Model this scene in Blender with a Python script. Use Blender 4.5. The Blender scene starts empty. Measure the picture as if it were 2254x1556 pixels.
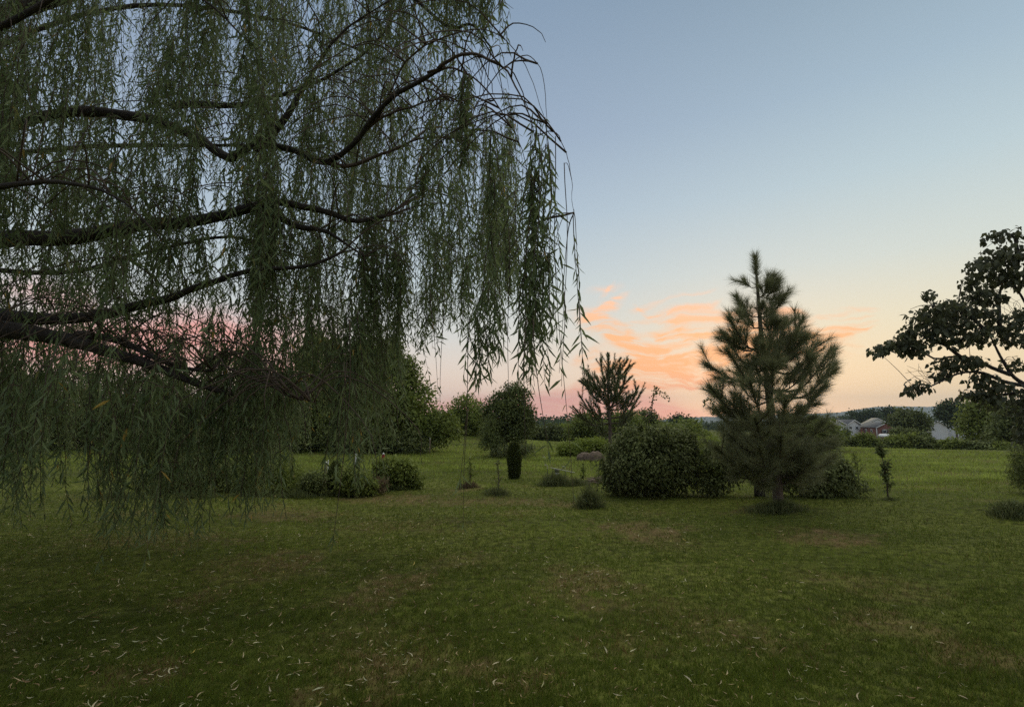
import bpy, math, random
import numpy as np
from mathutils import Vector, Matrix
R = np.random.default_rng(7)
random.seed(7)
scene = bpy.context.scene
col = scene.collection

# ------------------------------------------------------------------ camera
W_, H_ = 2254.0, 1556.0
F = 1150.0
PITCH = math.atan(152.0 / F)
EYE = 1.6
cam_d = bpy.data.cameras.new("camera")
cam = bpy.data.objects.new("camera", cam_d)
col.objects.link(cam)
cam.location = (0, 0, EYE)
cam.rotation_euler = (math.pi / 2 + PITCH, 0, 0)
cam_d.sensor_width = 36.0
cam_d.lens = F / W_ * 36.0
cam_d.clip_start = 0.05
cam_d.clip_end = 20000
scene.camera = cam
CS, SN = math.cos(PITCH), math.sin(PITCH)

def ray(px, py):
    a = (px - W_ / 2) / F
    b = (H_ / 2 - py) / F
    k = CS - b * SN
    return a / k, (SN + b * CS) / k

# ------------------------------------------------------------------ render settings
scene.view_settings.view_transform = 'Standard'
scene.view_settings.look = 'None'
scene.view_settings.exposure = 0.15
scene.view_settings.gamma = 1.0
scene.view_settings.use_curve_mapping = False
scene.render.engine = 'CYCLES'
scene.cycles.max_bounces = 6
scene.cycles.diffuse_bounces = 3
scene.cycles.glossy_bounces = 2
scene.cycles.transmission_bounces = 4
scene.cycles.volume_bounces = 0
scene.cycles.use_denoising = False

def s2l(c):
    return tuple(((v / 255.0) / 12.92 if v <= 10 else (((v / 255.0) + 0.055) / 1.055) ** 2.4) for v in c) + (1.0,)

# ------------------------------------------------------------------ world: dusk sky
SUN_AZ = 24.0      # degrees to the right of the view axis
world = bpy.data.worlds.new("World")
scene.world = world
world.use_nodes = True
nt = world.node_tree
nt.nodes.clear()
L = nt.links.new

def node(t, **k):
    n = nt.nodes.new(t)
    for a, b in k.items():
        setattr(n, a, b)
    return n

def math_n(op, a, b=None, c=None, clamp=False):
    n = node('ShaderNodeMath', operation=op)
    n.use_clamp = clamp
    for i, v in enumerate((a, b, c)):
        if v is None:
            continue
        if isinstance(v, (int, float)):
            n.inputs[i].default_value = v
        else:
            L(v, n.inputs[i])
    return n.outputs[0]

def mapr(v, a, b, c, d, smooth=True):
    n = node('ShaderNodeMapRange', interpolation_type='SMOOTHSTEP' if smooth else 'LINEAR')
    L(v, n.inputs[0])
    for i, x in enumerate((a, b, c, d)):
        n.inputs[i + 1].default_value = x
    return n.outputs[0]

def ramp(v, stops):
    n = node('ShaderNodeValToRGB')
    cr = n.color_ramp
    cr.interpolation = 'LINEAR'
    for i, (p, c) in enumerate(stops):
        e = cr.elements[i] if i < 2 else cr.elements.new(p)
        e.position = p
        e.color = s2l(c)
    L(v, n.inputs[0])
    return n.outputs[0]

def mixc(f, a, b):
    n = node('ShaderNodeMix', data_type='RGBA')
    if isinstance(f, (int, float)):
        n.inputs[0].default_value = f
    else:
        L(f, n.inputs[0])
    for s, v in ((6, a), (7, b)):
        if isinstance(v, tuple):
            n.inputs[s].default_value = v
        else:
            L(v, n.inputs[s])
    return n.outputs[2]

tc = node('ShaderNodeTexCoord')
sep = node('ShaderNodeSeparateXYZ')
L(tc.outputs['Generated'], sep.inputs[0])
dx, dy, dz = sep.outputs
zc = math_n('MAXIMUM', dz, 0.0)
left = ramp(zc, [(0.0, (254, 204, 184)), (0.035, (250, 208, 186)), (0.09, (236, 214, 198)), (0.16, (211, 210, 206)),
                 (0.26, (188, 200, 206)), (0.38, (165, 182, 199)), (0.50, (146, 163, 186)), (0.66, (127, 148, 172)), (1.0, (127, 147, 168))])
right = ramp(zc, [(0.0, (272, 236, 182)), (0.035, (264, 232, 178)), (0.09, (250, 224, 178)), (0.16, (233, 222, 190)),
                  (0.26, (206, 213, 205)), (0.38, (181, 199, 205)), (0.50, (157, 178, 193)), (0.66, (131, 152, 169)), (1.0, (127, 147, 168))])
back = ramp(zc, [(0.0, (178, 170, 178)), (0.06, (198, 180, 184)), (0.14, (204, 190, 190)), (0.26, (190, 188, 196)),
                 (0.50, (158, 170, 190)), (0.66, (138, 156, 182)), (1.0, (124, 146, 172))])
az = math_n('ARCTAN2', dx, dy)
fr = mapr(az, math.radians(-12), math.radians(46), 0, 1)
base = mixc(fr, left, right)
sx, sy = math.sin(math.radians(SUN_AZ)), math.cos(math.radians(SUN_AZ))
dots = math_n('ADD', math_n('MULTIPLY', dx, sx), math_n('MULTIPLY', dy, sy))
fb = mapr(dots, 0.25, -0.75, 0, 1)
base = mixc(fb, base, back)
# thin cirrus, laid out by direction (u = x/y, v = z/y)
ysafe = math_n('MAXIMUM', dy, 0.08)
u = math_n('DIVIDE', dx, ysafe)
v = math_n('DIVIDE', dz, ysafe)
uv = node('ShaderNodeCombineXYZ')
L(u, uv.inputs[0]); L(v, uv.inputs[1])
wn = node('ShaderNodeTexNoise'); wn.inputs['Scale'].default_value = 7.0; wn.inputs['Detail'].default_value = 5.0
L(uv.outputs[0], wn.inputs['Vector'])
wsub = node('ShaderNodeVectorMath', operation='SUBTRACT'); L(wn.outputs['Color'], wsub.inputs[0]); wsub.inputs[1].default_value = (.5, .5, .5)
wsc = node('ShaderNodeVectorMath', operation='MULTIPLY'); L(wsub.outputs[0], wsc.inputs[0]); wsc.inputs[1].default_value = (.13, .075, 0)
wadd = node('ShaderNodeVectorMath', operation='ADD'); L(uv.outputs[0], wadd.inputs[0]); L(wsc.outputs[0], wadd.inputs[1])

def blob(x0, y0, x1, y1, w, k):
    u0, v0 = ray(x0, y0); u1, v1 = ray(x1, y1)
    m = node('ShaderNodeMapping', vector_type='TEXTURE')
    m.inputs['Location'].default_value = ((u0 + u1) / 2, (v0 + v1) / 2, 0)
    m.inputs['Rotation'].default_value = (0, 0, math.atan2(v1 - v0, u1 - u0))
    m.inputs['Scale'].default_value = (math.hypot(u1 - u0, v1 - v0) / 2 * 1.25, w / F, 1)
    L(wadd.outputs[0], m.inputs['Vector'])
    ln = node('ShaderNodeVectorMath', operation='LENGTH'); L(m.outputs[0], ln.inputs[0])
    return mapr(ln.outputs['Value'], 0.1, 1.35, k * 1.4, 0.0)

strong = [(1272, 712, 1360, 655, 20, .7), (1275, 700, 1440, 775, 26, .95), (1290, 725, 1400, 775, 20, .8), (1420, 740, 1480, 750, 24, .7),
          (1330, 835, 1620, 775, 42, .85), (1330, 862, 1580, 822, 16, .9), (1380, 800, 1700, 740, 55, .75), (1470, 700, 1640, 715, 30, .7),
          (1480, 715, 1600, 770, 40, .6), (1600, 745, 1830, 770, 42, .85), (1720, 690, 1780, 710, 24, .55), (1790, 750, 1905, 715, 11, .85),
          (1800, 725, 1900, 708, 8, .6), (1560, 850, 1640, 820, 14, .3), (1400, 680, 1500, 655, 9, .45), (1410, 668, 1450, 700, 9, .4),
          (1790, 703, 1860, 683, 7, .45), (1850, 674, 1930, 676, 7, .5), (1840, 768, 1920, 764, 6, .25), (1285, 640, 1360, 625, 12, .3),
          (1460, 790, 1560, 800, 40, .5), (1290, 690, 1375, 640, 8, .6), (1300, 740, 1470, 690, 9, .5), (1500, 690, 1570, 665, 8, .45), (1620, 700, 1700, 690, 16, .5), (1760, 735, 1850, 740, 14, .55), (1320, 800, 1500, 830, 22, .5), (1300, 660, 1340, 620, 7, .5), (1570, 700, 1650, 680, 12, .5), (1700, 700, 1760, 680, 12, .6), (1740, 770, 1830, 760, 20, .7), (1270, 800, 1330, 770, 14, .4), (1650, 800, 1760, 770, 30, .6), (1500, 660, 1560, 640, 5, .3), (1840, 700, 1910, 690, 5, .45), (1225, 860, 1330, 820, 16, .45), (1380, 900, 1480, 860, 40, .3)]
tot = None
for b in strong:
    o = blob(*b)
    tot = o if tot is None else math_n('ADD', tot, o)
mp = node('ShaderNodeMapping'); mp.inputs['Rotation'].default_value = (0, 0, -0.28); mp.inputs['Scale'].default_value = (8, 52, 1)
L(wadd.outputs[0], mp.inputs['Vector'])
fn = node('ShaderNodeTexNoise'); fn.inputs['Scale'].default_value = 1.0; fn.inputs['Detail'].default_value = 6.0; fn.inputs['Distortion'].default_value = 1.3
L(mp.outputs[0], fn.inputs['Vector'])
fn2 = node('ShaderNodeTexNoise'); fn2.inputs['Scale'].default_value = 1.0; fn2.inputs['Detail'].default_value = 5.0
mp2 = node('ShaderNodeMapping'); mp2.inputs['Rotation'].default_value = (0, 0, 0.55); mp2.inputs['Scale'].default_value = (14, 90, 1)
L(wadd.outputs[0], mp2.inputs['Vector']); L(mp2.outputs[0], fn2.inputs['Vector'])
streak = math_n('ADD', mapr(fn.outputs['Fac'], 0.36, 0.64, 0.05, .80), mapr(fn2.outputs['Fac'], 0.36, 0.66, 0.0, .60))
dens = math_n('MULTIPLY', math_n('MINIMUM', tot, 1.15), streak, clamp=True)
ccol = ramp(v, [(0.0, (240, 150, 132)), (0.04, (244, 160, 132)), (0.10, (255, 176, 116)), (0.17, (255, 186, 128)), (0.24, (252, 200, 165)), (1.0, (200, 200, 210))])
sky_c = mixc(dens, base, ccol)
pink = None
for b in [(930, 905, 1460, 900, 40, .95), (1120, 925, 1480, 908, 26, .9), (150, 760, 660, 745, 75, .8), (-200, 800, 300, 760, 60, .6),
          (560, 800, 860, 835, 45, .6), (0, 640, 260, 700, 50, .4), (-700, 780, -200, 820, 80, .5), (1180, 870, 1330, 845, 22, .4)]:
    o = blob(*b)
    pink = o if pink is None else math_n('ADD', pink, o)
pk = math_n('MULTIPLY', math_n('MINIMUM', pink, 1.0), mapr(fn.outputs['Fac'], 0.2, 0.6, 0.5, 0.95), clamp=True)
sky_c = mixc(pk, sky_c, s2l((238, 150, 140)))
st = node('ShaderNodeTexSky', sky_type='NISHITA')
st.sun_disc = False
st.sun_elevation = math.radians(1.5)
st.sun_rotation = math.radians(SUN_AZ)
st.altitude = 200
add = node('ShaderNodeMix', data_type='RGBA', blend_type='ADD'); add.inputs[0].default_value = 1.0
nsc = node('ShaderNodeVectorMath', operation='SCALE'); L(st.outputs[0], nsc.inputs[0]); nsc.inputs['Scale'].default_value = 0.02
L(sky_c, add.inputs[6]); L(nsc.outputs[0], add.inputs[7])
# below the horizon: dim land colour
below = mapr(dz, -0.02, 0.0, 1, 0)
fin = mixc(below, add.outputs[2], (0.10, 0.10, 0.07, 1))
bg = node('ShaderNodeBackground'); L(fin, bg.inputs[0]); bg.inputs[1].default_value = 1.0
wo = node('ShaderNodeOutputWorld'); L(bg.outputs[0], wo.inputs[0])
world.cycles.sampling_method = 'MANUAL'
world.cycles.sample_map_resolution = 512

# ------------------------------------------------------------------ high soft fill lamp, added to brighten lawn and foliage
fill_sun_d = bpy.data.lights.new("sun", 'SUN')
fill_sun_d.energy = 1.5
fill_sun_d.angle = math.radians(90)
fill_sun_d.color = (1.0, 0.88, 0.62)
sun = bpy.data.objects.new("sun", fill_sun_d)
col.objects.link(sun)
el = math.radians(62)
vec = Vector((sx * math.cos(el), sy * math.cos(el), math.sin(el)))
sun.rotation_euler = vec.to_track_quat('Z', 'Y').to_euler()

# ------------------------------------------------------------------ helpers
def tag(o, label=None, cat=None, group=None, kind=None):
    if label: o['label'] = label
    if cat: o['category'] = cat
    if group: o['group'] = group
    if kind: o['kind'] = kind
    return o

def empty(name, loc, label, cat, group=None):
    o = bpy.data.objects.new(name, None)
    col.objects.link(o)
    o.location = loc
    o.empty_display_size = 0.2
    bpy_dirty.append(o)
    return tag(o, label, cat, group)
bpy_dirty = []

class MB:
    """collects verts / tris / quads (world coordinates) and an rnd value per vertex"""
    def __init__(s):
        s.v = []; s.t = []; s.q = []; s.r = []; s.n = 0
    def add(s, V, T=None, Q=None, rnd=None):
        V = np.asarray(V, dtype=np.float64).reshape(-1, 3)
        if T is not None and len(T): s.t.append(np.asarray(T, dtype=np.int64).reshape(-1, 3) + s.n)
        if Q is not None and len(Q): s.q.append(np.asarray(Q, dtype=np.int64).reshape(-1, 4) + s.n)
        s.v.append(V)
        if rnd is None: rnd = 0.5
        s.r.append(np.broadcast_to(np.asarray(rnd, dtype=np.float64), (len(V),)).copy())
        s.n += len(V)
    def mesh(s, name, mat, origin=(0, 0, 0), smooth=False):
        me = bpy.data.meshes.new(name)
        V = np.concatenate(s.v) - np.asarray(origin)
        T = np.concatenate(s.t) if s.t else np.zeros((0, 3), int)
        Q = np.concatenate(s.q) if s.q else np.zeros((0, 4), int)
        me.vertices.add(len(V)); me.vertices.foreach_set('co', V.astype(np.float32).ravel())
        loops = np.concatenate([T.ravel(), Q.ravel()]).astype(np.int32)
        me.loops.add(len(loops)); me.loops.foreach_set('vertex_index', loops)
        nT, nQ = len(T), len(Q)
        starts = np.concatenate([np.arange(nT) * 3, nT * 3 + np.arange(nQ) * 4]).astype(np.int32)
        me.polygons.add(nT + nQ); me.polygons.foreach_set('loop_start', starts)
        at = me.attributes.new('rnd', 'FLOAT', 'POINT')
        at.data.foreach_set('value', np.concatenate(s.r).astype(np.float32))
        me.update(calc_edges=True)
        if smooth: me.polygons.foreach_set('use_smooth', np.ones(nT + nQ, dtype=bool))
        me.materials.append(mat)
        return me
    def build(s, name, mat, parent=None, smooth=False, origin=None):
        par = Vector((0, 0, 0))
        if parent is not None:
            par = parent.matrix_world_loc if hasattr(parent, 'matrix_world_loc') else world_loc(parent)
        org = Vector(origin) if origin is not None else par
        me = s.mesh(name, mat, tuple(org), smooth)
        o = bpy.data.objects.new(name, me)
        col.objects.link(o)
        o.parent = parent
        o.location = org - par
        return o

def world_loc(o):
    p = Vector(o.location)
    while o.parent is not None:
        o = o.parent
        p = p + Vector(o.location)
    return p

def smoothpath(P, n):
    P = np.asarray(P, float)
    if len(P) == 2:
        t = np.linspace(0, 1, n)[:, None]
        return P[0] * (1 - t) + P[1] * t
    k = len(P) - 1
    Pe = np.vstack([2 * P[0] - P[1], P, 2 * P[-1] - P[-2]])
    out = []
    for tt in np.linspace(0, k - 1e-6, n):
        i = int(tt); t = tt - i
        a, b, c, d = Pe[i], Pe[i + 1], Pe[i + 2], Pe[i + 3]
        out.append(.5 * ((2 * b) + (-a + c) * t + (2 * a - 5 * b + 4 * c - d) * t * t + (-a + 3 * b - 3 * c + d) * t ** 3))
    return np.array(out)

def tube(mb, P, rad, sides=6, rnd=0.5, wob=0.0):
    P = np.asarray(P, float); n = len(P)
    rad = np.broadcast_to(np.asarray(rad, float), (n,))
    T = np.gradient(P, axis=0)
    T /= np.linalg.norm(T, axis=1)[:, None] + 1e-9
    ref = np.array([0, 0, 1.0]) if abs(T[:, 2]).mean() < 0.8 else np.array([1.0, 0, 0])
    A = np.cross(T, ref); A /= np.linalg.norm(A, axis=1)[:, None] + 1e-9
    B = np.cross(T, A)
    ang = np.linspace(0, 2 * math.pi, sides, endpoint=False)
    rr = rad[:, None] * (1 + wob * R.standard_normal((n, sides)))
    V = P[:, None, :] + rr[..., None] * (np.cos(ang)[None, :, None] * A[:, None, :] + np.sin(ang)[None, :, None] * B[:, None, :])
    V = V.reshape(-1, 3)
    i = np.arange(n - 1)[:, None] * sides; j = np.arange(sides)[None, :]; j2 = (j + 1) % sides
    Q = np.stack([i + j, i + j2, i + sides + j2, i + sides + j], -1).reshape(-1, 4)
    c = len(V)
    V = np.vstack([V, P[-1:] + T[-1:] * rad[-1], P[:1]])
    Tt = [[(n - 1) * sides + a, (n - 1) * sides + (a + 1) % sides, c] for a in range(sides)] + [[(a + 1) % sides, a, c + 1] for a in range(sides)]
    mb.add(V, Tt, Q, rnd)

def unit(v):
    return v / (np.linalg.norm(v, axis=-1, keepdims=True) + 1e-12)

def frames(d, up=None, roll=None):
    """columns: side, axis, normal"""
    d = unit(d); n = len(d)
    if up is None: up = R.standard_normal((n, 3))
    s = unit(np.cross(d, up)); nn = np.cross(s, d)
    return np.stack([s, d, nn], -1)

def scatter(mb, tv, tt, tq, pos, fr, sl, sw, rnd):
    """template: x*width, y*length, z*length"""
    tv = np.asarray(tv, float); k = len(tv); n = len(pos)
    loc = np.empty((n, k, 3))
    loc[..., 0] = tv[None, :, 0] * sw[:, None]
    loc[..., 1] = tv[None, :, 1] * sl[:, None]
    loc[..., 2] = tv[None, :, 2] * sl[:, None]
    V = pos[:, None, :] + np.einsum('nij,nkj->nki', fr, loc)
    off = (np.arange(n) * k)[:, None, None]
    T = (np.asarray(tt)[None] + off).reshape(-1, 3) if tt is not None else None
    Q = (np.asarray(tq)[None] + off).reshape(-1, 4) if tq is not None else None
    mb.add(V.reshape(-1, 3), T, Q, np.repeat(rnd, k))

LANCE = ([(0, 0, 0), (-.5, .32, .03), (0, .38, -.02), (.5, .32, .03), (-.36, .66, -.02), (.36, .66, -.02), (0, 1, -.10)],
         [(0, 2, 1), (0, 3, 2), (4, 2, 6), (2, 5, 6), (1, 2, 4), (3, 5, 2)], None)
DIAM = ([(0, 0, 0), (-.5, .42, .05), (.5, .42, .05), (0, 1, -.08)], [(0, 2, 1), (1, 2, 3)], None)
BROAD = ([(0, 0, 0), (-.5, .30, .06), (0, .40, -.03), (.5, .30, .06), (-.34, .68, .0), (.34, .68, .0), (0, 1, -.16)],
         [(0, 2, 1), (0, 3, 2), (1, 2, 4), (2, 3, 5), (4, 2, 6), (2, 5, 6)], None)
NEED = ([(-.5, 0, 0), (.5, 0, 0), (0, 1, 0)], [(0, 1, 2)], None)

# ------------------------------------------------------------------ materials
def newmat(name):
    m = bpy.data.materials.new(name); m.use_nodes = True
    t = m.node_tree; t.nodes.clear()
    return m, t

def leafmat(name, stops, trans=0.35, rough=0.6, spec=0.25, vary=0.0, scale=0.6):
    m, t = newmat(name)
    N = t.nodes.new; K = t.links.new
    out = N('ShaderNodeOutputMaterial')
    a = N('ShaderNodeAttribute'); a.attribute_name = 'rnd'
    r = N('ShaderNodeValToRGB')
    for i, (p, c) in enumerate(stops):
        e = r.color_ramp.elements[i] if i < 2 else r.color_ramp.elements.new(p)
        e.position = p; e.color = tuple(c) + (1,)
    K(a.outputs['Fac'], r.inputs[0])
    c = r.outputs[0]
    if vary > 0:
        g = N('ShaderNodeNewGeometry'); n = N('ShaderNodeTexNoise'); n.inputs['Scale'].default_value = scale; n.inputs['Detail'].default_value = 3
        K(g.outputs['Position'], n.inputs['Vector'])
        mr = N('ShaderNodeMapRange'); K(n.outputs['Fac'], mr.inputs[0])
        mr.inputs[1].default_value = .3; mr.inputs[2].default_value = .7; mr.inputs[3].default_value = 1 - vary; mr.inputs[4].default_value = 1 + vary
        mx = N('ShaderNodeVectorMath'); mx.operation = 'SCALE'; K(c, mx.inputs[0]); K(mr.outputs[0], mx.inputs['Scale'])
        c = mx.outputs[0]
    p = N('ShaderNodeBsdfPrincipled'); K(c, p.inputs['Base Color'])
    p.inputs['Roughness'].default_value = rough
    p.inputs['Specular IOR Level'].default_value = spec
    tr = N('ShaderNodeBsdfTranslucent'); K(c, tr.inputs[0])
    mx = N('ShaderNodeMixShader'); mx.inputs[0].default_value = trans
    K(p.outputs[0], mx.inputs[1]); K(tr.outputs[0], mx.inputs[2]); K(mx.outputs[0], out.inputs[0])
    return m

def solid(name, c1, c2=None, scale=8.0, rough=0.8, bump=0.0, stretch=(1, 1, 1), metal=0.0, bscale=None):
    m, t = newmat(name)
    N = t.nodes.new; K = t.links.new
    out = N('ShaderNodeOutputMaterial'); p = N('ShaderNodeBsdfPrincipled'); K(p.outputs[0], out.inputs[0])
    p.inputs['Roughness'].default_value = rough; p.inputs['Metallic'].default_value = metal
    c2 = c2 or tuple(x * .75 for x in c1)
    g = N('ShaderNodeNewGeometry'); mp = N('ShaderNodeMapping'); mp.inputs['Scale'].default_value = stretch
    K(g.outputs['Position'], mp.inputs[0])
    n = N('ShaderNodeTexNoise'); n.inputs['Scale'].default_value = scale; n.inputs['Detail'].default_value = 5; K(mp.outputs[0], n.inputs['Vector'])
    r = N('ShaderNodeValToRGB'); r.color_ramp.elements[0].position = .3; r.color_ramp.elements[1].position = .7
    r.color_ramp.elements[0].color = tuple(c2) + (1,); r.color_ramp.elements[1].color = tuple(c1) + (1,)
    K(n.outputs['Fac'], r.inputs[0]); K(r.outputs[0], p.inputs['Base Color'])
    if bump:
        b = N('ShaderNodeBump'); b.inputs['Strength'].default_value = .8; b.inputs['Distance'].default_value = bump
        K(n.outputs['Fac'], b.inputs['Height']); K(b.outputs[0], p.inputs['Normal'])
    return m

M = {}
M['willow'] = leafmat('willow_leaf', [(0, (.10, .14, .052)), (.5, (.185, .24, .10)), (.85, (.29, .35, .165)), (.97, (.36, .32, .10)), (1, (.48, .32, .07))], .46, .5, .3)
M['willowbark'] = solid('willow_bark', (.055, .042, .032), (.018, .014, .011), 14, .9, .02, (1, 1, .4))
M['twig'] = solid('willow_twig', (.10, .065, .045), (.05, .035, .022), 20, .8)
M['bark'] = solid('bark', (.16, .115, .085), (.06, .045, .035), 12, .9, .02, (1, 1, .35))
M['darkbark'] = solid('dark_bark', (.05, .04, .032), (.02, .017, .014), 12, .9, .02)
M['pine'] = leafmat('pine_needle', [(0, (.13, .145, .07)), (.5, (.21, .22, .11)), (1, (.30, .31, .16))], .35, .5, .3)
M['pine2'] = leafmat('pine_needle_far', [(0, (.09, .11, .05)), (.5, (.14, .165, .07)), (1, (.20, .22, .10))], .25, .55, .3)
M['tree'] = leafmat('green_foliage', [(0, (.10, .13, .028)), (.5, (.17, .21, .045)), (1, (.26, .30, .075))], .35, .6, .2, .3, .5)
M['treedark'] = leafmat('dark_foliage', [(0, (.065, .082, .026)), (.5, (.115, .14, .042)), (1, (.19, .22, .07))], .25, .6, .2, .3, .5)
M['treelight'] = leafmat('light_foliage', [(0, (.14, .18, .025)), (.5, (.21, .26, .04)), (1, (.28, .34, .07))], .35, .6, .2, .2, .8)
M['mulberry'] = leafmat('weeping_foliage', [(0, (.085, .105, .034)), (.6, (.155, .18, .06)), (1, (.27, .30, .12))], .35, .6, .2, .25, 1.5)
M['catalpa'] = leafmat('broad_foliage', [(0, (.055, .062, .034)), (.5, (.085, .095, .048)), (1, (.13, .14, .07))], .38, .5, .3)
M['juniper'] = leafmat('juniper_foliage', [(0, (.05, .065, .018)), (.6, (.10, .12, .03)), (1, (.16, .17, .05))], .15, .7, .2)
M['weed'] = leafmat('weed', [(0, (.08, .10, .04)), (.5, (.14, .165, .06)), (1, (.22, .22, .10))], .35, .6, .2)
M['brownweed'] = leafmat('dry_weed', [(0, (.12, .085, .05)), (.5, (.18, .12, .075)), (1, (.16, .16, .07))], .3, .7, .2)
M['litter'] = leafmat('fallen_leaf', [(0, (.30, .18, .09)), (.35, (.52, .40, .22)), (.7, (.68, .60, .40)), (.90, (.50, .52, .30)), (1, (.70, .52, .12))], .15, .6, .3)
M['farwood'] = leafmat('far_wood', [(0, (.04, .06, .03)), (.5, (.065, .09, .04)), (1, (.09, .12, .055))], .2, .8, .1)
M['grass'] = leafmat('grass_blade', [(0, (.14, .085, .035)), (.18, (.19, .13, .045)), (.30, (.095, .13, .016)), (.6, (.20, .255, .036)), (1, (.39, .47, .10))], .45, .6, .25, .25, .35)
M['stone'] = solid('tan_stone', (.21, .15, .105), (.08, .06, .04), 9, .95, .06)
M['stick'] = solid('dead_stick', (.30, .22, .17), (.14, .10, .08), 9, .9)
M['white'] = solid('white_paint', (.72, .72, .70), (.60, .61, .60), 3, .6)
M['brick'] = solid('red_brick', (.27, .115, .085), (.20, .08, .06), 5, .9)
M['roofgrey'] = solid('grey_shingle', (.15, .15, .15), (.10, .10, .10), 5, .9)
M['rooflight'] = solid('pale_metal_roof', (.30, .37, .36), (.24, .30, .30), 2, .5)
M['rooftan'] = solid('tan_shingle', (.42, .38, .30), (.32, .29, .23), 4, .9)
M['glass'] = solid('dark_window', (.05, .06, .07), (.03, .035, .04), 1, .15)
M['shutter'] = solid('dark_shutter', (.05, .03, .03), None, 3, .7)
M['metal'] = solid('grey_metal', (.35, .36, .36), None, 10, .45, metal=.6)
M['pvc'] = solid('pale_pipe', (.50, .49, .36), (.42, .42, .30), 6, .4)
M['darkiron'] = solid('dark_iron', (.06, .06, .055), None, 10, .5, metal=.5)
M['red'] = solid('red_plastic', (.42, .03, .03), (.30, .02, .02), 12, .4)
M['pole'] = solid('weathered_pole', (.30, .28, .25), (.2, .18, .16), 2, .9)
M['hill'] = solid('hill_forest', (.055, .075, .045), (.035, .05, .03), .02, 1.0)
M['carpaint'] = solid('white_car_paint', (.78, .79, .80), (.74, .75, .76), 1, .25)
M['rubber'] = solid('tyre_rubber', (.02, .02, .02), None, 5, .8)

# ------------------------------------------------------------------ terrain
def noise2(x, y, s, seed):
    """cheap smooth pseudo noise, -1..1"""
    rr = np.random.default_rng(seed)
    o = np.zeros_like(np.asarray(x, float))
    for k in range(5):
        a = rr.uniform(0, 6.28); f = rr.uniform(.7, 1.6) / s; ph = rr.uniform(0, 6.28, 2)
        o += np.sin((np.cos(a) * x + np.sin(a) * y) * f * 6.28 + ph[0]) * np.cos((-np.sin(a) * x + np.cos(a) * y) * f * 4.1 + ph[1])
    return o / 2.6

def sstep(a, b, x):
    t = np.clip((x - a) / (b - a), 0, 1)
    return t * t * (3 - 2 * t)

def gz(x, y):
    x = np.asarray(x, float); y = np.asarray(y, float)
    dc = np.interp(x, [-60, -10, 2, 12, 21, 27, 40, 80], [46, 46, 41, 37.5, 34.5, 28.0, 24, 20])
    z = -4.2 * sstep(0, 62, y - dc)
    z = z + 1.0 * np.exp(-(((x + 7.5) / 7.0) ** 2 + ((y - 46) / 8.0) ** 2))
    near = 1 - sstep(30, 60, np.hypot(x, y))
    z = z + near * (0.035 * noise2(x, y * 1.6, 7.0, 3) + 0.012 * noise2(x, y, 1.3, 4))
    far = sstep(350, 1500, np.hypot(x, y))
    z = z + far * 2.0 * noise2(x, y, 900.0, 9)
    # small weedy mounds
    for (mx, my, mr, mh) in MOUNDS:
        z = z + mh * np.exp(-((x - mx) ** 2 + (y - my) ** 2) / (mr * mr))
    return z
MOUNDS = []

def Wp(px, py, D):
    u, v = ray(px, py)
    return np.array([u * D, D, EYE + v * D])

def G(px, py, far=400):
    u, v = ray(px, py)
    D = np.geomspace(1.2, far, 4000)
    z = EYE + v * D
    g = gz(u * D, D)
    k = np.argmax(z <= g) if (z <= g).any() else len(D) - 1
    return np.array([u * D[k], D[k], float(g[k])])

for (px, py, mr, mh) in [(1032, 1070, .35, .12), (1095, 1084, .40, .12), (1293, 1112, .30, .10), (1712, 1120, .8, .10), (2225, 1130, .6, .12)]:
    g = G(px, py)
    MOUNDS.append((g[0], g[1], mr, mh))

BARE = []
for (px, py, rx, ry, k) in [(1420, 1170, 110, 22, 1.0), (1840, 1188, 110, 22, 1.0), (1290, 1290, 110, 45, .8), (870, 1285, 90, 32, .8), (640, 1238, 110, 25, .8),
                            (800, 1325, 90, 30, .8), (880, 1480, 170, 50, .9), (430, 1320, 80, 25, .6), (330, 1480, 90, 35, .7), (1080, 1105, 240, 9, .7),
                            (860, 1100, 120, 12, .8), (640, 1135, 130, 14, .7), (1250, 1112, 60, 7, .8), (1370, 1420, 120, 40, .4), (1500, 1360, 80, 30, .45),
                            (1980, 1380, 120, 40, .6), (2150, 1440, 120, 50, .6), (1700, 1122, 110, 9, .7), (1030, 1076, 45, 6, .9), (350, 1190, 200, 20, .5),
                            (900, 1160, 160, 16, .35), (1150, 1500, 80, 30, .5), (700, 1530, 60, 25, .8), (1640, 1125, 60, 8, .6)]:
    a = G(px, py); b = G(px + rx, py); c = G(px, py + ry); d = G(px, py - ry)
    BARE.append((a[0], (c[1] + d[1]) / 2, abs(b[0] - a[0]), abs(c[1] - d[1]) / 2, k))

def bare(x, y):
    o = np.zeros_like(x)
    w = 1 + .45 * noise2(x, y, 1.1, 21) + .3 * noise2(x, y, .45, 22)
    for (cx, cy, rx, ry, k) in BARE:
        d = np.sqrt(((x - cx) / rx) ** 2 + ((y - cy) / ry) ** 2) / w.clip(.3)
        o = np.maximum(o, k * (1 - sstep(.55, 1.25, d)))
    o = np.maximum(o, .4 * sstep(.35, .9, noise2(x, y, 3.3, 23)))
    o = o * (.46 + .30 * noise2(x, y, .30, 24) + .22 * noise2(x, y, .12, 25)).clip(.1, 1)
    return o

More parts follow.
